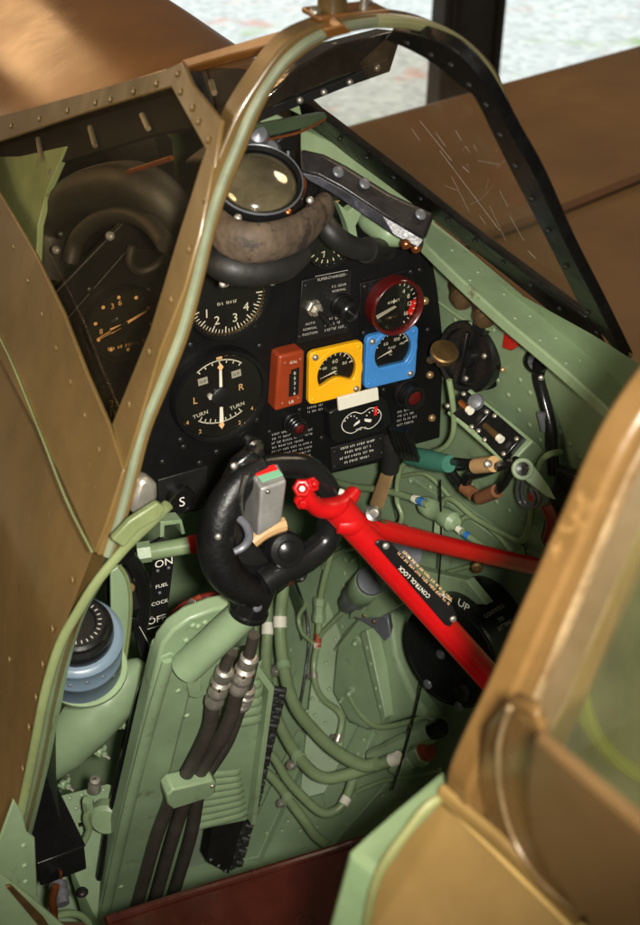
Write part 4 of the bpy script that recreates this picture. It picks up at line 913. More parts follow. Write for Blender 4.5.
def lock():
    t = thing('control_lock', P(330, 500, -.25), 'bright red control lock bar clamped to the spade grip, with black lettered plate', 'control lock')
    A, B = P(338, 508, -.262), P(520, 712, -.345)
    d = (B-A); bar = MB(); bar.tube([A, A.lerp(B, .15), A.lerp(B, .5), B], [.0135, .0120, .0118, .0120], 20, smooth=3, flat=(1, 1)); bar.build('main_bar', RED, t, ang=80)
    C0, C1 = P(366, 524, -.268), P(560, 572, -.215)
    MB().tube([C0, P(392, 532, -.262), P(460, 549, -.243), C1], [.007, .0088, .0085, .0088], 18, smooth=4).build('side_bar', RED, t, ang=80)
    MB().tube([P(338, 522, -.266), P(352, 524, -.270), P(372, 530, -.268)], [.0095, .0110, .0085], 16).build('joint', RED, t, ang=80)
    # forked jaw holding the grip
    jw = MB(); jw.tube([P(x, y, Y) for x, y, Y in ((303, 484, -.260), (309, 499, -.262), (318, 507, -.262), (332, 508, -.262), (346, 501, -.258), (355, 490, -.252))], [.0066, .0080, .0092, .0096, .0074, .0052], 18, smooth=6, flat=(1.15, .85)); jw.build('jaw', RED, t, ang=80)
    for x, y, r, ax in ((302, 488, .0070, (-.4, -.8, .5)), (311, 485, .0058, (.1, -.8, .6)), (304, 500, .0072, (-.5, -.8, .1))):
        f = Fr.axis(P(x, y, -.262), ax); MB().lathe(f, [(r*1.15, -.006), (r*1.15, .002), (r*1.0, .004), (r*.55, .0045), (r*.55, .008), (r*.35, .009), (0, .009)], 6).build('jaw_nut', RED, t, bev=.0008)
    MB().tube([P(x, y, -.250) for x, y in ((318, 499), (328, 503), (338, 500), (342, 490))], .0022, 8).build('jaw_lining', CREAM, t)
    f = Fr.axis(P(373, 514, -.274), (-.2, -.7, .7)); MB().lathe(f, [(.0066, -.004), (.0066, .003), (.004, .004), (.0036, .002), (0, .002)], 20).build('eye_bolt', STEEL, t)
    MB().cyl(P(374, 516, -.27), P(390, 528, -.266), .0022, 8).build('pin', STEEL, t)
    # black plate along the bar, its print reads from the far end
    up = (ray(420, 590)*-1).normalized(); ax = d.normalized()
    sidev = ax.cross(up).normalized(); up = sidev.cross(ax).normalized()
    if up.dot(cC-A) < 0: up = -up
    # frame x runs from the lower end back toward the grip
    pc = Plane(A+up*.0125, A+up*.0125+ax, A+up*.0125+sidev)
    q = [pc.hit(x, y, .0) for x, y in ((374, 543), (378, 539), (389, 541), (452, 606), (456, 616), (449, 626), (444, 624))]
    MB().prism(q, pc.n*.0022).build('name_plate', BLACK, t, bev=.0006)
    c = pc.hit(413, 581, .0026); xr = (pc.hit(397, 563)-pc.hit(426, 592)).normalized(); fy = pc.n.cross(xr)
    f = Fr(c, xr, fy); n = MB(); n.text(f, 'CONTROL LOCK', .0050, 0, 0, .0); n.build('plate_lettering', CREAM, t)
    f = Fr(pc.hit(424, 575, .0026), xr, fy); n = MB(); n.scrib(f, -.036, .0022, .070, .0026, 0, 91); n.scrib(f, -.034, -.0018, .066, .0026, 0, 92); n.build('plate_print', PEACH, t)
    bolts('plate_screw', [(pc.hit(385, 545, .0026), pc.n), (pc.hit(452, 618, .0026), pc.n)], .003, ALU, t)
lock()

# ================================================================ PORT SIDE OF THE FOOTWELL
def port_side():
    t = thing('fuel_cock', P(150, 640, -.03), 'black fuel cock plate lettered ON and OFF with curved lever', 'fuel cock')
    Yp = -.03
    MB().prism([P(x, y, Yp) for x, y in ((154, 559), (175, 554), (164, 642), (157, 650), (144, 622))], (0, .004, 0)).build('plate', BLACK, t, bev=.0006)
    n = MB(); f = lambda x, y: Fr(P(x, y, Yp-.0006), V((1, 0, 0)), V((.10, 0, 1)))
    for (x, y), s0, z in (((164, 562), 'ON', .0125), ((162, 585), 'FUEL', .0062), ((160, 602), 'COCK', .0062), ((157, 619), 'OFF', .0115)): MB().text(f(x, y), s0, z).build('lettering', WHITE, t)
    MB().stroke(f(155, 627), [(-.008, 0), (.010, 0)], .0008, 0).build('underline', WHITE, t)
    bolts('rivet', [(P(x, y, Yp-.0005), PN) for x, y in ((158, 571), (169, 568), (160, 593), (152, 618), (162, 616))], .0019, GREYM, t)
    MB().tube([P(x, y, -.05) for x, y in ((128, 556), (138, 572), (144, 596), (142, 622), (138, 632))], .0055, 12, flat=(1, 1.4)).build('lever_arc', BLACK, t)
    f = Fr.axis(P(131, 590, -.045), (.2, -.9, .3)); MB().lathe(f, [(.024, -.01), (.024, .0), (.02, .004), (0, .005)], 28).build('lever_drum', SATIN, t)
    bolts('drum_screw', [(P(131, 588, -.053), (.2, -.9, .3))], .005, SAND, t)
    MB().prism([P(x, y, -.055) for x, y in ((132, 618), (141, 620), (155, 662), (150, 680), (143, 668))], (0, .007, 0)).build('lever_arm', BLACK, t, bev=.0015)
    MB().stroke(Fr(P(145, 636, -.0565), (1, 0, 0), (0, 0, 1)), [(-.005, .014), (.006, -.018)], .0008, 0).build('lever_line', GREY, t)
    MB().ball(P(148, 674, -.055), .009, 14).build('lever_knob', BLACK, t)
    MB().cyl(P(165, 540, -.035), P(140, 556, -.035), .006, 10).build('spindle', BLACK, t)
    t = thing('push_rod', P(112, 820, -.04), 'pair of thin black rods running down beside the green column', 'rods')
    for pts in (((148, 676, -.10), (138, 702, -.10), (114, 800, -.09), (98, 880, -.08), (88, 935, -.08)), ((142, 690, -.08), (124, 744, -.07), (116, 790, -.06))): MB().tube([P(*q_) for q_ in pts], .0042 if len(pts) > 3 else .0028, 8).build('rod', BLACK, t)
    # green pipe stub with red band
    t = thing('pipe_stub', P(170, 556, -.05), 'thick green pipe stub ending in a red band left of the grip', 'pipe')
    a, b = P(150, 552, -.04), P(190, 545, -.055); MB().cyl(a, b, .0085, 20).build('pipe', PIPE, t); MB().cyl(b.lerp(a, .02), P(200, 543, -.058), .0092, 20).build('band', REDTAPE, t)
    MB().cyl(P(138, 553, -.036), P(151, 551, -.04), .0105, 6).build('nut', GREEN2, t)
    t = thing('pipe_bracket', P(172, 545, -.05), 'pale green folded bracket above the red banded pipe stub', 'bracket')
    MB().ringprism([P(x, y, -.035) for x, y in ((160, 552), (161, 522), (182, 520), (186, 534))], [P(x, y, -.035) for x, y in ((164, 552), (165, 526), (180, 524), (182, 535))], (0, .016, 0), closed=False).build('strap', GREEN2, t, bev=.001)
    # dark red hose curling behind the column
    t = thing('red_hose', P(168, 640, -.1), 'dark red rubber hose curling behind the column head', 'hose')
    MB().tube([P(x, y, Y) for x, y, Y in ((163, 662, -.10), (166, 636, -.10), (175, 616, -.10), (192, 603, -.105), (216, 596, -.11), (246, 592, -.14), (276, 586, -.16), (300, 570, -.16), (304, 552, -.14))], .0052, 12).build('hose', DKRED, t)
    MB().cyl(P(188, 612, -.115), P(196, 602, -.112), .0065, 12).build('clip', ALU, t); MB().cyl(P(193, 606, -.107), P(203, 599, -.108), .0062, 12).build('collar', REDPINK, t)
    # blue-grey canister with black cap
    t = thing('canister', P(84, 684, -.17), 'blue grey canister with ribbed black cap behind the door rim', 'canister')
    c0, c1 = P(80, 660, -.165), P(82, 622, -.155); f = Fr.axis(c0, V((-.10, -.38, .92))); R = .036
    MB().lathe(f, [(R*.9, -.014), (R, -.011), (R, .012), (R*1.02, .013), (R*1.02, .016), (R*1.0, .017), (R*1.0, .036), (R*1.05, .037), (R*1.06, .043), (R*.98, .046), (R*.9, .047)], 48).build('body', BLUEGREY, t, ang=40)
    prof = [(R*.84, .046), (R*.84, .054), (R*.82, .056), (R*.82, .060), (R*.74, .063), (R*.72, .067), (R*.64, .069), (R*.45, .069), (R*.42, .067), (0, .067)]
    MB().lathe(f, prof, 48).build('cap', BLACK, t, ang=30)
    n = MB()
    for i in range(26):
        a = 2*math.pi*i/26; g = Fr(f.pt(R*.53*math.cos(a), R*.53*math.sin(a), .0695), f.x*math.cos(a)+f.y*math.sin(a), f.y*math.cos(a)-f.x*math.sin(a)); n.stroke(g, [(-.0015, 0), (.0015, 0)], .0008, 0)
    n.build('cap_marks', GREY, t)
    bolts('body_screw', [(f.pt(R*1.0*math.sin(a), -R*1.0*math.cos(a), h), f.x*math.sin(a)-f.y*math.cos(a)) for a, h in ((.5, .026), (.1, .028), (-.3, .024), (.85, .010))], .002, GREYM, t)
    t = thing('canister_bracket', P(95, 690, -.15), 'pale green bracket plate holding the blue grey canister', 'bracket')
    f2 = Fr.axis(f.pt(.004, 0, -.018), f.z); MB().lathe(f2, [(.036, -.004), (.037, -.002), (.037, .002), (.036, .003)], 36).build('tray', GREEN2, t)
    MB().prism([P(x, y, -.115) for x, y in ((111, 572), (120, 566), (128, 580), (131, 604), (128, 640), (122, 672), (112, 684), (100, 676), (112, 640))], (0, .004, 0)).build('back_plate', GREEN, t, bev=.001)
    MB().tube([P(x, y, -.118) for x, y in ((120, 566), (128, 580), (131, 604), (128, 640), (122, 672), (112, 684))], .0018, 8).build('plate_edge', RIM, t)
    bolts('nut', [(P(94, 688, -.19), (0, -1, 0)), (P(117, 660, -.12), (0, -1, 0))], .0035, ALU, t, .8, 8)
    # rounded trough below the canister
    t = thing('rounded_trough', SR(80, 770, .04), 'smooth rounded green trough sloping below the canister', 'fairing')
    pts = [(20, 792, 6), (38, 772, 17), (60, 748, 27), (86, 720, 31), (110, 696, 29), (132, 674, 18), (142, 662, 6)]
    q = [P(x, y, -.06) for x, y, r in pts]; MB().tube(q, [pxm(p)*r for p, (x, y, r) in zip(q, pts)], 22, smooth=6).build('trough', GREEN, t, ang=90)
    tt = MB().tube([P(x, y, -.15) for x, y in ((70, 690), (56, 712), (44, 742), (32, 775))], .0042, 10).build('dark_conduit', RUBBER, None); tag(tt, 'thin dark conduit running down between door rim and rounded trough', 'conduit')
    # wing nuts beside the trough
    for i, (x, y) in enumerate(((119, 724), (99, 752), (63, 784))):
        t = thing('wing_nut', P(x, y, -.03), ('small pale wing nut highest of three beside the trough', 'middle pale wing nut of three beside the trough', 'lowest pale wing nut of three, under the trough')[i], 'wing nut', 'wing nuts by the trough')
        c = P(x, y, -.035); f = Fr.axis(c, (.3, -.9, .3)); MB().lathe(f, [(.005, 0), (.005, .004), (.003, .006), (.003, .011), (0, .0115)], 10).build('nut', GREEN2, t)
        MB().prism([f.pt(u, v, .003) for u, v in ((-.008, .003), (-.003, -.002), (.003, -.002), (.008, .003), (.007, .006), (0, .001), (-.007, .006))], f.z*.002).build('wing', GREEN2, t); MB().cyl(f.pt(0, 0, .010), f.pt(.003, -.006, .013), .0016, 6).build('pin', ALU, t)
    # riveted shelf, fitting and black box low on the port side
    t = thing('riveted_shelf', P(80, 830, -.05), 'pale green riveted shelf plate behind the black box', 'shelf')
    pl = Plane(P(40, 802, -.04), P(110, 786, -.04), P(110, 850, -.08))
    MB().prism([pl.hit(x, y) for x, y in ((20, 806), (60, 796), (108, 784), (124, 790), (118, 812), (70, 826), (20, 850))], -pl.n*.003).build('plate', GREEN, t, bev=.001)
    MB().prism([pl.hit(x, y, -.02) for x, y in ((30, 850), (80, 830), (112, 822), (104, 925), (30, 925))], -pl.n*.003).build('lower_plate', GREEN, t, bev=.001)
    MB().prism([pl.hit(x, y, .001) for x, y in ((66, 826), (78, 822), (84, 850), (74, 853))], -pl.n*.02).build('web', GREEN2, t, bev=.001)
    bolts('rivet', [(pl.hit(x, y, .0006), pl.n) for x, y in ((45, 804), (58, 801), (70, 798), (82, 795), (50, 814), (64, 811), (76, 808), (58, 822), (104, 790), (92, 803), (100, 801))], .0026, GREEN2, t, .5)
    f = Fr.axis(P(95, 784, -.07), (0, -.3, 1)); MB().lathe(f, [(.007, -.012), (.007, .0), (.0052, .003), (.0052, .009), (0, .010)], 14).build('stud', ALU, t)
    t = thing('pipe_fitting', P(104, 826, -.09), 'round pale green pipe fitting left of the column foot', 'fitting')
    f = Fr.axis(P(106, 820, -.09), (-.5, -.8, .2)); MB().lathe(f, [(.018, -.012), (.018, .0), (.014, .004), (0, .0045)], 28).build('flange', GREEN2, t)
    MB().tube([P(x, y, -.10) for x, y in ((90, 806), (86, 818), (89, 830), (84, 842))], .0035, 10).build('elbow', PIPE, t); MB().cyl(P(88, 800, -.10), P(89, 809, -.10), .006, 6).build('nut', GREEN2, t)
    t = thing('black_box', P(60, 898, -.2), 'black metal box with grey knurled plug at its front', 'box')
    c = P(38, 864, -.215); e = P(85, 849, -.215); wx = e.x-c.x; hz = .030
    f = Fr(c, (1, 0, 0), (0, 0, 1)); MB().add([f.pt(0, 0, 0), f.pt(wx, 0, 0), f.pt(wx, -hz, 0), f.pt(0, -hz, 0), f.pt(0, 0, -.10), f.pt(wx, 0, -.10), f.pt(wx, -hz, -.10), f.pt(0, -hz, -.10)], [(3, 2, 1, 0), (4, 5, 6, 7), (0, 1, 5, 4), (1, 2, 6, 5), (2, 3, 7, 6), (3, 0, 4, 7)]).build('case', BLACK, t, bev=.0015)
    MB().prism([f.pt(-.001, .0005, .001), f.pt(wx+.001, .0005, .001), f.pt(wx+.001, .0005, -.101), f.pt(-.001, .0005, -.101)], (0, 0, .0015)).build('lid', BLACK, t, bev=.0006)
    f3 = Fr.axis(P(58, 884, -.218), (-.1, -1, -.3)); MB().lathe(f3, [(.0085, 0), (.0085, .005), (.0075, .006), (.0082, .008), (.0082, .012), (.006, .014), (.006, .02), (0, .02)], 16).build('plug', GREYM, t)
    MB().cyl(P(61, 872, -.2165), P(61, 884, -.2165), .0016, 8).build('pin', COPPER, t)
    bolts('foot', [(P(82, 892, -.21), (0, 0, 1))], .006, SATIN, t)
    cc = MB().tube([P(x, y, -.235) for x, y in ((56, 886), (53, 900), (54, 915), (53, 935))], .0038, 10).build('copper_cable', COPPER, None); tag(cc, 'copper cable hanging from the grey plug of the black box', 'cable')
    tt = MB().tube([P(x, y, -.19) for x, y in ((40, 930), (58, 916), (76, 914), (88, 922), (92, 935))], .0035, 10).build('curved_pipe', PIPE, None); tag(tt, 'short pale green pipe curving below the black box', 'pipe')
    # edge of the door sill at lower left
    t = thing('door_sill', P(10, 925, -.30), 'pale green door sill corner with a worn brass strip', 'door sill')
    MB().prism([P(x, y, -.275) for x, y in ((14, 800), (22, 812), (27, 832), (35, 838), (38, 898), (20, 900), (0, 880), (-8, 860))], (0, .003, 0)).build('corner_plate', GREEN, t, bev=.001)
    MB().prism([P(x, y, -.30) for x, y in ((-30, 856), (0, 874), (30, 897), (62, 925), (90, 950), (-30, 990))], (0, .006, 0)).build('sill', GREEN2, t, bev=.002)
    MB().prism([P(x, y, -.3035) for x, y in ((6, 887), (12, 886), (44, 918), (52, 930), (42, 930))], (0, .003, 0)).build('brass_strip', BRASS, t, bev=.0008)
    bolts('rivet', [(P(x, y, -.2755), PN) for x, y in ((24, 846), (25, 866), (26, 882))], .0024, GREEN2, t)
    st = MB().tube([P(x, y, Y) for x, y, Y in ((118, 796, -.03), (112, 850, -.045), (102, 900, -.06), (96, 940, -.07))], .0050, 10).build('red_strut', MAHOG, None); tag(st, 'dark red strut half hidden left of the control column', 'strut')
port_side()

# ================================================================ FOOTWELL: HEEL PLATES, CHAIN, SEAT
def footwell():
    t = thing('heel_plate', P(225, 820, -.06), 'pale green heel board with two ribbed foot plates beside the column', 'heel board')
    pl = Plane(P(262, 650, -.06), P(225, 660, -.06), P(215, 830, -.04)); h = pl.hit
    def ribbed(name, tl, tr, br, bl, n):
        TL, TR, BR, BL = [h(*p) for p in (tl, tr, br, bl)]; rows = []; m = n*6
        for i in range(m+1):
            s_ = i/m; b = .0026*abs(math.sin(math.pi*n*s_))**.6; row = []
            for j in range(9):
                u = j/8; k = .003*(1-(2*u-1)**4)
                row.append(TL.lerp(TR, u).lerp(BL.lerp(BR, u), s_)+pl.n*(b*(0 if u > .9 or u < .05 else 1)+k))
            rows.append(row)
        MB().grid(rows).build(name, GREEN2, t, ang=60)
    MB().prism([h(x, y, -.002) for x, y in ((228, 652), (250, 648), (270, 678), (262, 742), (252, 818), (246, 822), (186, 834), (200, 780))], -pl.n*.004).build('board', GREEN, t, bev=.001)
    ribbed('foot_plate', (226, 664), (262, 660), (262, 722), (212, 730), 7)
    ribbed('foot_plate', (204, 770), (240, 768), (248, 815), (188, 831), 8)
    MB().prism([h(x, y, .012) for x, y in ((245, 658), (254, 658), (270, 680), (262, 742), (252, 818), (247, 818), (257, 742), (264, 684))], -pl.n*.016).build('side_flange', GREEN2, t, bev=.001)
    t = thing('black_slab', P(222, 870, -.03), 'flat black slab under the lower ribbed foot plate', 'slab')
    MB().prism([P(x, y, -.035) for x, y in ((214, 824), (246, 814), (229, 874), (207, 862))], (0, .02, 0)).build('slab', SATIN, t, bev=.001)
    bolts('rivet', [(P(x, y, -.0355), PN) for x, y in ((211, 860), (219, 866), (226, 871))], .002, GREYM, t)
    t = thing('roller_chain', P(232, 872, .0), 'greasy black roller chain hanging behind the green pipes', 'chain')
    a = [(279, 690, .02), (274, 712, .02), (266, 745, .015), (256, 790, .01), (243, 838, .005), (233, 874, 0)]
    q = [P(*p) for p in a]; sp, _ = spline(q, [1]*len(q), 7, False); mb = MB()
    for i in range(len(sp)-1):
        d = (sp[i+1]-sp[i]); f = Fr.axis(sp[i], d); f2 = Fr(sp[i]+d*.5+V((random.uniform(-.002, .002), random.uniform(-.002, .002), 0)), d, V((1, random.uniform(-.4, .2), 0)) if i % 2 else V((.6, random.uniform(-.5, -.3), 0)))
        mb.box(f2, 0, -.004, 0, d.length*1.1, .005, .007); mb.box(f2, 0, .004, 0, d.length*1.1, .005, .007)
        mb.cyl(sp[i]+f2.y*.009, sp[i]-f2.y*.009, .0045, 8)
    mb.build('links', RUBBER, t, bev=.001)
    fp = MB().prism([P(x, y, .02) for x, y in ((184, 832), (216, 824), (208, 862), (230, 874), (220, 884), (160, 905))], (0, .01, 0)).build('floor_plate', mat('grey_green_floor', (118, 130, 112), .5, var=.15, vs=20), None); tag(fp, 'dull grey green floor plate between column and black slab', 'floor plate')
    # seat pan edge across the bottom
    t = thing('pilot_seat', P(230, 890, -.30), 'glossy red brown seat pan edge across the bottom of the cockpit', 'seat')
    Y = -.30; fl = [P(x, y, Y) for x, y in ((106, 921), (190, 894), (262, 872), (330, 851), (360, 841), (430, 822))]
    back = [p+V((0, -.36, .03)) for p in fl]; low = [p+V((0, -.002, -.05)) for p in fl]
    MB().grid([low, [p+V((0, 0, -.006)) for p in fl], fl, [p+V((0, -.008, .001)) for p in fl], [p+V((0, -.1, -.012)) for p in fl], back]).build('pan', MAHOG, t, ang=60)
    MB().tube(fl, .0045, 10, smooth=3).build('rolled_edge', MAHOG, t)
footwell()

# ================================================================ GREEN PIPES
def pipes():
    def pipe(label, pts, r, back=.06, bands=(), grp='green pipes in the footwell', m=PIPE, nuts=(), name='green_pipe', cat='pipe', clips=()):
        q = [SR(x, y, b[0] if b else back) for x, y, *b in pts]; rr = pxm(q[len(q)//2])*r
        t = thing(name, min(q, key=lambda p: p.z), label, cat, grp)
        MB().tube(q, rr, 12, smooth=6).build('pipe', m, t)
        sp, _ = spline(q, [1]*len(q), 12, False)
        def near(x, y): return min(range(len(sp)), key=lambda i: (PW/2+FPX*(sp[i]-cC).dot(cR)/(sp[i]-cC).dot(cF)-x)**2+(PH/2-FPX*(sp[i]-cC).dot(cU)/(sp[i]-cC).dot(cF)-y)**2)
        for x, y, L, bm in bands:
            i = max(1, min(len(sp)-2, near(x, y))); d = (sp[i+1]-sp[i-1]).normalized()*pxm(sp[i])*L/2; MB().cyl(sp[i]-d, sp[i]+d, rr*1.13, 14).build('band', bm, t)
        for x, y, L, k in nuts:
            i = max(1, min(len(sp)-2, near(x, y))); d = (sp[i+1]-sp[i-1]).normalized()*pxm(sp[i])*L/2
            f = Fr.axis(sp[i]-d, d); l = d.length*2; MB().lathe(f, [(rr*k*.8, 0), (rr*k, l*.06), (rr*k, l*.3), (rr*k*.88, l*.32), (rr*k*.88, l*.66), (rr*k, l*.68), (rr*k, l*.94), (rr*k*.8, l)], 6 if k > 2 else 14).build('union', GREEN2, t, bev=.0005)
        for x, y in clips:
            i = max(1, min(len(sp)-2, near(x, y))); d = (sp[i+1]-sp[i-1]).normalized()*pxm(sp[i])*3.4; MB().cyl(sp[i]-d, sp[i]+d, rr*1.22, 14).build('clip', ALU if len(clips) > 1 else GREEN2, t)
            nrm = SN(x, y); f = Fr.axis(sp[i]+d.cross(nrm).normalized()*rr*1.7, nrm); MB().lathe(f, [(rr*.9, -.003), (rr*.9, .001), (.0034, .0015), (.0034, .0045), (0, .005)], 10).build('clip_bolt', ALU, t)
        return t
    pipe('thick green pipe with white band, right of the pair under the grip', [(284, 560), (283, 590), (280, 622), (283, 663), (294, 704), (315, 732), (337, 752), (362, 765), (376, 764)], 6.4, .13, [(281, 622, 11, CREAM)], clips=[(284, 668)])
    pipe('thick green pipe with white band, left of the pair, bending low to the valves', [(271, 560), (268, 598), (268, 626), (266, 665), (272, 705), (289, 743), (309, 769), (326, 778), (346, 775), (372, 767), (398, 758)], 6.0, .11, [(268, 628, 12, CREAM), (396, 759, 10, CREAM)], clips=[(300, 758)])
    pipe('green pipe from the heel board, upper of two, with white end band', [(250, 750), (262, 750), (274, 758), (287, 779), (302, 796), (321, 812), (335, 811), (345, 801), (352, 782)], 4.8, .09, [(345, 801, 8, CREAM)])
    pipe('green pipe from the heel board, lower of two, dropping to the seat', [(244, 773), (256, 771), (268, 774), (281, 788), (289, 800), (304, 820), (315, 835), (328, 846)], 5.0, .08, clips=[(289, 799)])
    pipe('thin green pipe with hexagon union and rust brown tape in mid footwell', [(333, 545), (329, 562), (323, 585), (320, 605), (318, 640), (314, 664), (316, 686), (324, 700), (338, 711), (342, 722), (337, 742)], 3.3, .05, clips=[(315, 676), (338, 738)], bands= [(317, 641, 14, REDPINK), (317, 645, 5, CREAM)], nuts=[(320, 611, 26, 2.1)])
    pipe('thin green branch pipe slanting up to the grey cylinder', [(318, 638), (330, 625), (343, 612)], 2.6, .05)
    pipe('thin green pipe looping beside the black cable', [(306, 605), (299, 617), (302, 632), (313, 643)], 2.4, .06)
    pipe('thin green pipe arching up under the red bar', [(318, 640), (321, 592), (327, 566), (340, 552), (362, 546), (376, 548)], 2.6, .035, nuts=[(327, 566, 8, 1.8)])
    pipe('green pipe along the lower edge of the tank plate', [(349, 694), (358, 711), (370, 723), (384, 727), (412, 721), (434, 713)], 3.0, .05)
    pipe('long green pipe from the grip to the filter with blue and white bands', [(335, 482), (355, 487), (382, 490), (412, 498), (428, 505)], 3.6, .13, [(416, 499, 6, CREAM), (422, 502, 7, BLUETAPE)])
    pipe('green pipe leaving the filter under the red side bar, blue and white bands', [(450, 522), (462, 532), (480, 544), (500, 556)], 3.4, .09, [(459, 530, 6, CREAM), (467, 535, 7, BLUETAPE)])
    pipe('green pipe bending down the wall with a red band near the ringed lever', [(560, 452, .05), (548, 455), (540, 464), (534, 482), (532, 502), (529, 528), (521, 541), (506, 535), (475, 518), (456, 502), (446, 499), (441, 508), (441, 520)], 3.1, .08, [(533, 494, 12, REDTAPE)])
    pipe('green pipe in a small loop between filter and red side bar', [(459, 524), (464, 518), (472, 517), (484, 523), (500, 538), (512, 552)], 2.8, .07)
    pipe('thin green pipe sweeping from the panel corner past the teal sleeve', [(449, 380), (452, 398), (454, 420), (452, 437), (442, 449), (420, 456), (404, 464), (398, 478), (397, 500), (402, 516), (398, 528)], 2.8, .13)
    pipe('pale green pipe slanting from the grip boss to the wall union', [(302, 562), (325, 540), (345, 530)], 3.4, .13)
    pipe('thin green pipe rising behind the paired thick pipes', [(262, 545), (258, 580), (256, 640), (262, 700)], 2.6, .04, clips=[(257, 610)])
    pipe('thin green pipe crossing above the tank plate', [(392, 600), (372, 612), (352, 628), (336, 650)], 2.4, .03)
    pipe('thin green pipe running low beneath the valves', [(356, 792), (380, 782), (408, 776), (440, 770)], 2.6, .03)
    pipe('thin green pipe along the wall under the teal sleeve', [(402, 476), (424, 474), (440, 486), (452, 500)], 2.3, .05)
    pipe('thin green pipe curling behind the filter toward the drum', [(512, 552), (500, 546), (486, 560), (470, 566), (448, 572)], 2.4, .04)
    # black cables
    def cable(label, pts, r, back, m=BLACK, name='black_cable', cat='cable'):
        q = [SR(x, y, back) for x, y in pts]; o = MB().tube(q, pxm(q[0])*r, 8, smooth=6).build(name, m, None); tag(o, label, cat)
    cable('thin black cable winding down behind the thin union pipe', [(294, 578), (300, 594), (306, 615), (309, 640), (306, 670), (300, 706)], 1.4, .03)
    cable('thin dark control wire crossing in front of the trim drum', [(446, 600), (430, 645), (418, 700), (413, 720), (402, 760), (392, 790)], 1.1, .15)
    cable('second dark wire hanging beside the gusset', [(440, 480), (441, 540), (438, 590)], 1.1, .1)
    # filter body, valves, fittings
    t = thing('inline_filter', SR(440, 515, .09), 'fat green inline filter on the pipe below the cable loop', 'filter')
    a, b = SR(424, 504, .09), SR(456, 524, .09); f = Fr.axis(a, b-a); L = (b-a).length; r = .0115
    MB().lathe(f, [(r*.6, -.004), (r*.85, 0), (r, L*.08), (r, L*.3), (r*.93, L*.32), (r*.93, L*.6), (r, L*.62), (r, L*.9), (r*.6, L)], 20).build('body', GREEN2, t); MB().cyl(f.pt(0, 0, L*.5), f.pt(0, 0, L*.5)+V((0, -.0, -.024)), .006, 6).build('drain', GREEN2, t)
    def valve(label, a, b, r, tip):
        A, B = SR(*a, .06), SR(*b, .06); t = thing('valve', A, label, 'valve'); f = Fr.axis(A, B-A); L = (B-A).length; rr = pxm(A)*r
        MB().lathe(f, [(rr*.7, 0), (rr*.8, L*.1), (rr*.8, L*.3), (rr*.95, L*.34), (rr, L*.62), (rr*.8, L*.66), (rr*.75, L*.8), (rr*.7, L)], 8).build('body', GREEN2, t, bev=.0008)
        MB().lathe(f, [(rr*1.2, L*.72), (rr*1.25, L*.76), (rr*1.25, L*.96), (rr*1.1, L*1.0)], 6).build('nut', GREEN2, t, bev=.0008)
        MB().lathe(f, [(rr*.4, L*.98), (rr*1.0, L*1.0), (rr*1.0, L*1.14), (rr*.9, L*1.16)], 20).build('end_cap', tip, t)
    valve('green pipe valve with black end cap, upper of two near the seat', (370, 756), (432, 731), 9, BLACK)
    valve('green pipe valve with rusty end, lower of two near the seat', (392, 768), (424, 752), 10, REDPINK)
pipes()

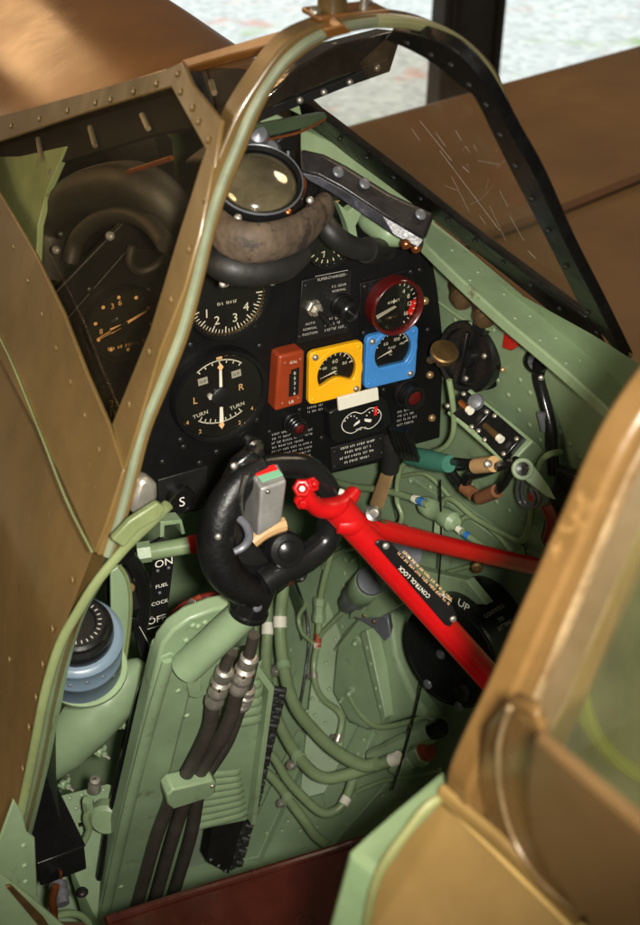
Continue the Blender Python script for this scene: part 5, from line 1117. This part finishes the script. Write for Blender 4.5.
# ================================================================ FOOTWELL WALL: PLATES AND FITTINGS
def wall_parts():
    def plate(name, label, cat, px, lift, thick, m=GREEN, bev=.0015, rivets=(), ref=None, rm=GREEN2):
        c = ref or px; a, b, d = S(*c[0]), S(*c[len(c)//3]), S(*c[2*len(c)//3]); pl = Plane(a, b, d)
        t = thing(name, min((pl.hit(*p) for p in px), key=lambda p: p.z), label, cat)
        MB().prism([pl.hit(x, y, lift) for x, y in px], -pl.n*thick).build('plate', m, t, bev=bev, seg=3)
        if rivets: bolts('rivet', [(pl.hit(x, y, lift+.0005), pl.n) for x, y in rivets], .0030, rm, t, .5, 8)
        return t, pl
    plate('tank_plate', 'large plain green plate low on the far wall below the trim drum', 'plate', [(356, 642), (351, 690), (368, 720), (386, 727), (433, 713), (454, 720), (432, 690), (416, 655), (410, 610), (385, 606)], .035, .03, bev=.006)
    plate('riveted_strip', 'tall pale green riveted strip left of the plain tank plate', 'strip', [(322, 600), (350, 596), (350, 690), (338, 790), (300, 800), (310, 700)], .008, .008, rivets=[(327, 664), (318, 690), (313, 700), (308, 712), (322, 702), (316, 716), (312, 735), (330, 690), (336, 640), (342, 616), (326, 724)])
    plate('diagonal_flange', 'long pale green flange slanting down beside the roller chain', 'flange', [(300, 735), (316, 742), (262, 862), (238, 868)], .012, .012, rivets=[(285, 800), (270, 838)])
    plate('wall_rib', 'green rib with rivets running below the valves', 'rib', [(362, 728), (378, 734), (352, 800), (330, 812), (326, 800)], .010, .010, rivets=[(368, 742), (362, 756), (350, 782), (358, 770)])
    plate('upper_shelf', 'pale green shelf plate between red bar and trim drum', 'shelf', [(392, 548), (430, 552), (500, 566), (520, 590), (440, 588), (412, 604), (380, 606)], .05, .012, m=GREEN2, rivets=[(425, 566)])
    plate('slanted_panel', 'green slanted panel behind the filter pipes on the far wall', 'panel', [(400, 470), (412, 462), (470, 500), (530, 545), (530, 560), (470, 552), (410, 512)], .022, .015, rivets=[(425, 474), (420, 492), (465, 510), (445, 480), (505, 517), (424, 520)])
    t, pl = plate('gusset_bar', 'narrow green gusset bar with rivets on the tank plate', 'gusset', [(391, 626), (398, 622), (417, 708), (413, 714)], .05, .02, m=GREEN2, rivets=[(398, 640), (402, 656), (407, 680), (411, 698)])
    plate('floor_web', 'green floor web low between the pipes', 'web', [(300, 800), (345, 790), (372, 770), (400, 772), (330, 850), (262, 868)], .004, .004, rivets=[(347, 825), (300, 842), (318, 828), (279, 850)])
    plate('dark_web', 'dark green web behind the thin cable under the grip', 'web', [(296, 580), (304, 582), (314, 602), (312, 640), (306, 610)], .02, .004, m=DARKGREEN)
    # bracket bolts with nuts
    for i, (x, y) in enumerate(((357, 640), (351, 690), (377, 606), (340, 700), (352, 560))):
        t = thing('stud_nut', SR(x, y, .05), ('pale green stud and nut at the top corner of the tank plate', 'pale green stud and nut at the lower corner of the tank plate', 'pale green stud and nut under the grey cylinder', 'small stud and nut left of the tank plate corner', 'small pale stud and nut left of the red bar')[i], 'stud', 'studs on the far wall')
        k = 1 if i < 3 else .6; f = Fr.axis(SR(x+4, y-2, .045), (-.85, -.5, .1)); MB().lathe(f, [(.010*k, -.004), (.010*k, .001), (.0068*k, .002), (.0068*k, .009*k)], 6).build('nut', GREEN2, t, bev=.0006); MB().lathe(f, [(.0038*k, .008*k), (.0038*k, .018*k), (.002*k, .020*k), (0, .020*k)], 12).build('stud', GREEN2, t)
    # grey cylinder and casting
    t = thing('grey_cylinder', SR(345, 612, .06), 'grey metal cylinder with green clamp band behind the red bar', 'cylinder')
    a, b = SR(347, 606, .06), SR(372, 580, .10); f = Fr.axis(a, b-a); L = (b-a).length; r = .0185
    MB().lathe(f, [(r*.35, -.012), (r*.45, 0), (r*.8, L*.12), (r*.8, L*.35), (r, L*.38), (r*1.0, L), (r*.92, L*1.01), (0, L*1.01)], 28).build('body', GREYM, t)
    MB().lathe(f, [(r*1.04, L*.55), (r*1.08, L*.56), (r*1.08, L*.92), (r*1.04, L*.93)], 28).build('band', GREEN, t)
    t = thing('grey_casting', SR(370, 638, .06), 'grey cast bracket with small bolts below the grey cylinder', 'casting')
    MB().prism([SR(x, y, .075) for x, y in ((352, 618), (362, 608), (376, 612), (388, 618), (391, 636), (385, 642), (372, 628), (362, 622))], (.012, .014, 0)).build('bracket', GREYM, t, bev=.002)
    bolts('bolt', [(SR(x, y, .078), (-.6, -.7, .2)) for x, y in ((364, 616), (374, 622))], .003, BRASS, t)
    t = thing('round_lug', SR(408, 555, .08), 'round grey lug plate with one rivet under the red side bar', 'lug')
    f = Fr.axis(SR(406, 553, .09), (-.6, -.7, .3)); MB().lathe(f, [(.020, -.003), (.020, 0), (.019, .001)], 28).build('plate', GREYM, t); bolts('rivet', [(f.pt(.004, -.006, .001), f.z)], .004, ALU, t)
    f = Fr.axis(SR(477, 567, .085), (-.5, -.8, .2)); o = MB().lathe(f, [(.007, 0), (.0065, .003), (.003, .004), (.0028, .002), (0, .002)], 18).build('bronze_screw', BRASS, None); tag(o, 'single bronze screw above the trim drum', 'screw')
    # trim drum
    t = thing('trim_drum', SR(470, 715, .10), 'large black trim drum with white UP arrow behind the red bar', 'trim drum')
    c = SR(450, 655, .14); ax = V((-.93, -.34, .12)).normalized(); f = Fr.axis(c, ax, (0, 0, 1)); R = .064
    MB().lathe(f, [(R, -.085), (R, -.004), (R*.985, .0), (R*.93, .002), (R*.92, .0), (0, .0)], 64).build('drum', BLACK, t, ang=30)
    MB().lathe(f, [(R*1.0, -.006), (R*1.012, -.005), (R*1.012, -.002), (R*.99, .001)], 64).build('drum_lip', BLACK, t)
    # a frame on the face: up is f.x or f.y, whichever is vertical
    fu = V((0, 0, 1)); fu = (fu-ax*fu.dot(ax)).normalized(); fx = fu.cross(ax).normalized(); ff = Fr(c, fx, fu)
    if ff.z.dot(ax) < 0: ff = Fr(c, -fx, fu)
    def ffuv(x, y):
        p = Plane(c, c+fx, c+fu).hit(x, y); return (p-c).dot(ff.x), (p-c).dot(ff.y)
    u, v = ffuv(463, 604); MB().text(ff, 'UP', .013, u+.002, v, .0012, -.16).build('lettering', WHITE, t); n = MB(); u, v = ffuv(448, 598); n.stroke(ff, [(u-.0075, v+.001), (u+.006, v-.001)], .0014, .0012); n.prism([ff.pt(u-.010, v+.0014, .0012), ff.pt(u-.004, v+.0045, .0012), ff.pt(u-.004, v-.0022, .0012)], ff.z*.0003); n.build('arrow_mark', WHITE, t)
    bolts('screw', [(ff.pt(*ffuv(441, 654), .001), ax), (ff.pt(*ffuv(459, 706), .001), ax), (ff.pt(*ffuv(428, 684), .001), ax)], .0062, GREYM, t, .4, 16)
    n = MB()
    def band(phi, w0): # tangent frame on the drum side
        r_ = fu*math.cos(phi)+ (-ff.x)*0 + ff.x*math.sin(phi)
        return Fr(c-ax*w0+r_*(R+.0008), -ax, r_.cross(-ax))
    for i, (s0, ph) in enumerate((('CONTROLS', .42), ('TO', .60), ('SETTING', .72), ('PULL', .98), ('TRIM', 1.14))):
        g = band(ph if ff.x.dot(cC-c) > 0 else -ph, .032)
        MB().text(g, s0, .0066 if i < 3 else .0056, 0, 0, 0).build('side_lettering', GREY, t)
    k = MB(); f5 = Fr.axis(ff.pt(*ffuv(463, 690), .0), ax); k.lathe(f5, [(.012, 0), (.012, .004), (.008, .008), (0, .009)], 20); k.build('boss', BLACK, t)
wall_parts()

# ================================================================ STARBOARD WALL UNDER THE SILL
def starboard():
    def SRp(px, back): return [SR(x, y, back) for x, y in px]
    t = thing('knob_bracket', SR(470, 320, .1), 'green bracket plate holding two bronze knobs below the far sill', 'bracket')
    q = PX_plate = [PX(x, y, .118) for x, y in ((440, 258), (437, 296), (452, 312), (476, 326), (494, 330), (512, 316), (506, 296), (460, 256))]; MB().prism(q, (.004, .001, 0)).build('plate', GREEN, t, bev=.001)
    MB().tube([PX(x, y, .117) for x, y in ((440, 258), (437, 296), (452, 312), (476, 326), (494, 330))], .0018, 8, smooth=3).build('plate_edge', GREEN2, t)
    for i, (a, b) in enumerate((((453, 275), (464, 303)), ((478, 294), (486, 322)))):
        k = thing('bronze_plunger', PX(*b, .112), ('dark bronze knob, left of two under the far sill', 'dark bronze knob, right of two under the far sill')[i], 'knob', 'bronze knobs under the sill')
        A, B = PX(*a, .110), PX(*b, .098); f = Fr.axis(A, B-A); L = (B-A).length
        MB().lathe(f, [(.006, -.008), (.0065, L*.2), (.0085, L*.3), (.009, L*.6), (.0105, L*.66), (.0105, L*.9), (.009, L), (0, L*1.02)], 22).build('knob', mat('dark_bronze', (108, 86, 60), .42, metal=.6, var=.35, vs=40, bump=.1) if i == 0 else bpy.data.materials['dark_bronze'], k); MB().lathe(f, [(.0107, L*.7), (.0112, L*.72), (.0112, L*.78), (.0107, L*.8)], 22).build('ring', BRASS, k)
    f = Fr.axis(PX(450, 271, .11), (-.7, -.6, .4)); o = MB().lathe(f, [(.009, -.004), (.009, .002), (.005, .004), (0, .0045)], 18).build('sill_plug', GREYM, None); tag(o, 'round grey plug beside the left bronze knob', 'plug')
    # black lever drum
    t = thing('lever_drum', PX(480, 396, .12), 'round black lever drum on the far wall right of the panel', 'drum')
    c = PX(466, 357, .112); ax = V((-.95, -.24, .18)).normalized(); f = Fr.axis(c, ax, (0, 0, 1)); R = .0375
    MB().lathe(f, [(R*.95, -.045), (R, -.040), (R, -.022), (R*.93, -.020), (R*.93, -.012), (R, -.010), (R, .0), (R*.94, .003), (R*.8, .003), (R*.78, -.002), (R*.3, -.002), (R*.28, .004), (0, .005)], 48).build('drum', BLACK, t, ang=30)
    for a in (.4, 1.3, 2.2, 3.0, 4.1, 5.2): pass
    bolts('screw', [(f.pt(R*.6*math.cos(a), R*.6*math.sin(a), -.001), ax) for a in (.4, 1.9, 3.4, 4.9)], .003, ALU, t)
    bolts('side_screw', [(PX(503, 370, .130), (-.3, -.9, .3)), (PX(477, 322, .102), (-.3, -.8, .5))], .003, SAND, t, .6)
    MB().prism([f.pt(u, v, .004) for u, v in ((-.004, -.028), (.004, -.028), (.003, .028), (-.003, .028))], ax*.006).build('lever', BLACK, t, bev=.001)
    MB().prism([PX(x, y, .112) for x, y in ((470, 330), (474, 316), (484, 326), (482, 338))], (.012, .004, 0)).build('lug', BLACK, t, bev=.002)
    t = thing('bronze_button', P(444, 362, -.04), 'flat round bronze pull knob at the right edge of the panel', 'knob')
    f = Fr.axis(P(444, 353, -.06), (-.1, -.45, .9)); MB().lathe(f, [(.0035, -.02), (.0035, -.005), (.0135, -.004), (.0145, -.001), (.0145, .003), (.013, .0045), (0, .005)], 32).build('knob', BRASS, t)
    MB().cyl(P(430, 360, -.015), P(442, 356, -.055), .004, 12).build('stem', SAND, t)
    # red tag, black pot and conduit
    o = MB().prism([PX(x, y, .118) for x, y in ((505, 326), (512, 326), (518, 346), (511, 351), (502, 348))], (.006, .002, 0)).build('red_tag', RED, None, bev=.001); tag(o, 'small bright red tag hanging below the far sill', 'tag')
    o = MB().tube([PX(x, y, .12) for x, y in ((516, 320), (524, 334), (532, 348))], .0028, 8).build('white_cord', CREAM, None); tag(o, 'short white cord beside the red tag', 'cord')
    t = thing('black_conduit', PX(552, 470, .16), 'black conduit with a flared pot running down the far wall', 'conduit')
    MB().tube([PX(x, y, .135) for x, y in ((548, 352), (540, 372), (543, 396), (550, 424), (552, 450), (553, 474))], [.0115, .0085, .0062, .006, .006, .006], 14).build('tube', BLACK, t)
    f = Fr.axis(PX(537, 360, .128), (-.55, -.6, .6)); MB().lathe(f, [(.012, -.016), (.013, .0), (.0115, .004), (.0105, .002), (.009, -.008), (0, -.008)], 24).build('pot', BLACK, t)
    MB().cyl(PX(541, 412, .128), PX(545, 430, .132), .0045, 10).build('sleeve', GREYM, t); bolts('screw', [(PX(541, 378, .126), (-.5, -.8, .2))], .003, ALU, t)
    t = thing('frame_post', PX(560, 460, .17), 'pale green frame channel on the far wall beside the conduit', 'frame')
    MB().prism([PX(x, y, .158) for x, y in ((547, 377), (571, 375), (592, 470), (564, 470))], (.014, .004, 0)).build('channel', GREEN2, t, bev=.0015); MB().prism([PX(x, y, .154) for x, y in ((568, 376), (576, 378), (600, 470), (592, 470))], (.01, .004, 0)).build('flange', GREEN, t, bev=.001)
    # switch box on a sloping green base
    t = thing('switch_box', PX(490, 470, .12), 'black twin switch box on a sloping green base on the far wall', 'switch box')
    a, b, d = PX(445, 407, .070), PX(464, 389, .088), PX(503, 460, .082); pl = Plane(a, b, d)
    MB().prism([pl.hit(x, y) for x, y in ((445, 408), (464, 389), (492, 410), (474, 430))], -pl.n*.010).build('switch_case', BLACK, t, bev=.001); MB().prism([pl.hit(x, y, .0015) for x, y in ((475, 431), (493, 411), (523, 437), (503, 460))], -pl.n*.012).build('switch_case', BLACK, t, bev=.001)
    MB().prism([pl.hit(x, y, -.009) for x, y in ((442, 410), (466, 385), (530, 438), (504, 465))], -pl.n*.03).build('base', GREEN2, t, bev=.002)
    bolts('screw', [(pl.hit(x, y, .0015), pl.n) for x, y in ((448, 406), (464, 394), (472, 427), (487, 412), (479, 431), (495, 416), (517, 439), (504, 454), (485, 440))], .0026, ALU, t, .5)
    for i, (x0, y0, x1, y1) in enumerate(((463, 404, 472, 412), (487, 427, 502, 440))):
        fA, fB = pl.hit(x0, y0, .006), pl.hit(x1, y1, .009); MB().cyl(fA, fB, .0030, 10, .0036).build('switch_lever', BRASS if i else COPPER, t); MB().cyl(fB, fB+(fB-fA).normalized()*.005, .0040, 12).build('lever_tip', CREAM, t)
    f = Fr.axis(pl.hit(477, 403, .002), pl.n); MB().lathe(f, [(.0085, 0), (.0075, .004), (.004, .006), (0, .0065)], 20).build('dome', GREYM, t)
    # cables, sleeve and clamp
    t = thing('cable_bundle', SR(400, 470, .15), 'bundle of black cables leaving the panel corner into a teal sleeve', 'cables')
    for k in range(5):
        MB().tube([SR(392+3.5*k, 428+.5*k, .20), SR(396+4.4*k, 444+1.5*k, .19), SR(405+3.2*k, 457+.5*k, .17), SR(418+2*k, 459, .15)], .0040, 8).build('cable', BLACK, t)
    MB().tube([SR(x, y, .15) for x, y in ((410, 456), (424, 459), (438, 462), (449, 464))], [.010, .011, .0105, .009], 14).build('sleeve', TEAL, t)
    MB().tube([SR(x, y, .17) for x, y in ((392, 440), (391, 455), (390, 470))], .010, 12).build('boot', RUBBER, t)
    t = thing('cable_loop', SR(480, 500, .12), 'black cable loop bound with brown tape below the switch box', 'cable')
    for k, pts in enumerate((((446, 463), (456, 478), (467, 491), (482, 497), (498, 489), (508, 474), (513, 462)), ((447, 466), (459, 484), (472, 496), (488, 497), (502, 486), (511, 470), (516, 460)), ((447, 461), (458, 462), (468, 463), (480, 464)), ((447, 464), (458, 467), (470, 466), (480, 468)), ((466, 484), (470, 476), (484, 472), (500, 466), (518, 463)))):
        MB().tube([SR(x, y, .13+.004*(k % 3)) for x, y in pts], .0044 if k < 4 else .0052, 8).build('cable', BLACK, t)
    for a, b in (((464, 487), (473, 494)), ((480, 498), (497, 491))): MB().cyl(SR(*a, .136), SR(*b, .136), .0070, 12).build('tape', mat('brown_tape', (116, 74, 46), .55, var=.2, vs=40) if not bpy.data.materials.get('brown_tape') else bpy.data.materials['brown_tape'], t)
    MB().cyl(SR(476, 466, .14), SR(494, 464, .14), .0080, 14).build('clamp', TAN, t); bolts('clamp_screw', [(SR(488, 464, .152), (-.3, -.8, .5))], .0045, ALU, t)
    # ringed lever
    t = thing('ring_lever', SR(525, 485, .1), 'pale green lever with a ring end below the switch box', 'lever')
    c = SR(523, 469, .15); n_ = (cC-c).normalized(); pl = Plane(c, c+cR, c+V(n_).cross(cR)); f = Fr(c, cR, n_.cross(cR)); e = pl.hit(552, 494)
    O = [f.pt(.0105*math.cos(a), .0105*math.sin(a), 0) for a in [2*math.pi*k/28 for k in range(28)]]; I = [f.pt(.0062*math.cos(a), .0062*math.sin(a), 0) for a in [2*math.pi*k/28 for k in range(28)]]
    MB().ringprism(O, I, -f.z*.006).build('ring', GREEN2, t, bev=.001); MB().prism([pl.hit(x, y, -.0005) for x, y in ((532, 463), (549, 486), (556, 500), (546, 496), (525, 480))], -f.z*.005).build('arm', GREEN2, t, bev=.001)
    f7 = Fr(c-f.z*.008, f.x, f.y); MB().lathe(f7, [(.007, -.004), (.007, .0), (0, .0005)], 20).build('pivot', BLACK, t)
    t = thing('wire_loop', SR(526, 500, .1), 'grey wire loops hanging behind the ringed lever', 'wire')
    for dx in (0, 5): MB().tube([SR(x+dx, y, .10) for x, y in ((519, 478), (517, 492), (521, 504), (530, 507), (535, 500), (530, 488))], .0018, 8).build('wire', GREYM, t)
    o = MB().prism([SR(x, y, .17) for x, y in ((385, 464), (396, 468), (383, 509), (370, 506))], (.003, .006, 0)).build('tan_strap', TAN, None, bev=.001); tag(o, 'pale tan leather strap hanging behind the red lock joint', 'strap')
    o = MB().prism([SR(x, y, .06) for x, y in ((556, 470), (576, 476), (580, 520), (552, 560), (540, 540), (548, 500))], (.01, .01, 0)).build('dark_patch', SATIN, None, bev=.003); tag(o, 'dark shape of a black pouch by the canopy hoop', 'patch')  # flat black prism standing off the wall skin
    o = MB().tube([SR(x, y, .1) for x, y in ((546, 505), (552, 520), (548, 540))], .006, 10).build('red_rod', DKRED, None); tag(o, 'dark red handle in the shade below the ringed lever', 'handle')
starboard()

# ================================================================ SUB-PARTS
SUB = {'dial': ('numerals', 'scale', 'hand', 'hub', 'needle', 'needle_tip', 'red_sector', 'slip_plate', 'slip_print', 'counterweight', 'red_mark'), 'bezel': ('glass', 'inner_ring'), 'ferrule': ('ferrule_nut',), 'lens_ring': ('lens', 'ring_lip', 'ring_screw'),
       'name_plate': ('plate_lettering', 'plate_print', 'plate_screw'), 'cap': ('cap_marks',), 'lower_plate': ('plate_print', 'plate_screw'), 'button': ('letter',), 'leather_pad': ('pad_rivet',), 'hose_clamp': ('clamp_screw',), 'button_box': ('red_flash', 'green_flash', 'box_rivet'),
       'socket': ('socket_lip', 'socket_rivet'), 'plate': ('rivet', 'lettering', 'underline', 'plate_edge'), 'arch_frame': ('arch_bead', 'arch_foot'), 'front_frame': ('frame_bolt',), 'beam': ('beam_rivet', 'beam_ridge'), 'drum': ('drum_lip', 'lettering', 'arrow_mark', 'side_lettering', 'screw'), 'case': ('window', 'lid'), 'faceplate': ('raised_ring', 'screw'), 'flange': ('screw',)}
for r in [o for o in sc.objects if o.parent is None]:
    ch = list(r.children); by = {}
    for c in ch: by.setdefault(c.name.split('.')[0], c)
    for c in ch:
        n = c.name.split('.')[0]
        for host, subs in SUB.items():
            if n in subs and host in by and by[host] is not c: c.parent = by[host]; break

# ================================================================ LIGHT
def lights():
    w = bpy.data.worlds.new('World'); sc.world = w; w.use_nodes = True
    w.node_tree.nodes['Background'].inputs[0].default_value = (.95, .80, .62, 1); w.node_tree.nodes['Background'].inputs[1].default_value = .11
    def area(name, loc, to, size, power, col, sy=None):
        l = bpy.data.lights.new(name, 'AREA'); l.shape = 'RECTANGLE' if sy else 'DISK'; l.size = size
        if sy: l.size_y = sy
        l.energy = power; l.color = col; o = bpy.data.objects.new(name, l); COL.objects.link(o); o.location = loc
        o.rotation_euler = (V(to)-V(loc)).to_track_quat('-Z', 'Y').to_euler(); return o
    def spot(name, loc, to, power, ang, blend, r, col):
        l = bpy.data.lights.new(name, 'SPOT'); l.energy = power; l.spot_size = R_(ang); l.spot_blend = blend; l.shadow_soft_size = r; l.color = col
        o = bpy.data.objects.new(name, l); COL.objects.link(o); o.location = loc; o.rotation_euler = (V(to)-V(loc)).to_track_quat('-Z', 'Y').to_euler(); return o
    spot('camera_flash', cC+cR*.046, P(245, 500, 0), 104, 51, 1.0, .022, (1, .95, .86))
    area('hall_or_fill_lamp', (-.6, 5.0, 2.2), (-.1, .6, .2), 2.2, 46, (1, .58, .26), .8)
    area('hall_or_fill_lamp', (-3.2, -.5, 1.7), (-.4, -.2, -.1), 1.4, 46, (1, .84, .60))  # added fill, set low at left to light the port skin, not the interior
    area('hall_or_fill_lamp', (2.6, .2, 3.2), (.8, .6, -.2), 1.5, 60, (1, .84, .62))
    area('hall_or_fill_lamp', (-3.5, 4.2, 1.5), (-.35, -.1, .1), 1.6, 50, (1, .76, .46))  # added fill, aimed to give the upper frame and skin a sheen
    spot('daylight', (6, 10, 10), (8, 14, -2), 8800, 100, .3, 1.5, (.93, 1, 1))
lights()
sc.view_settings.view_transform = 'Standard'; sc.view_settings.look = 'None'; sc.view_settings.gamma = 1
sc.view_settings.exposure = 0
sc.render.engine = 'CYCLES'; sc.cycles.use_denoising = True
sc.cycles.max_bounces = 8; sc.cycles.transparent_max_bounces = 16
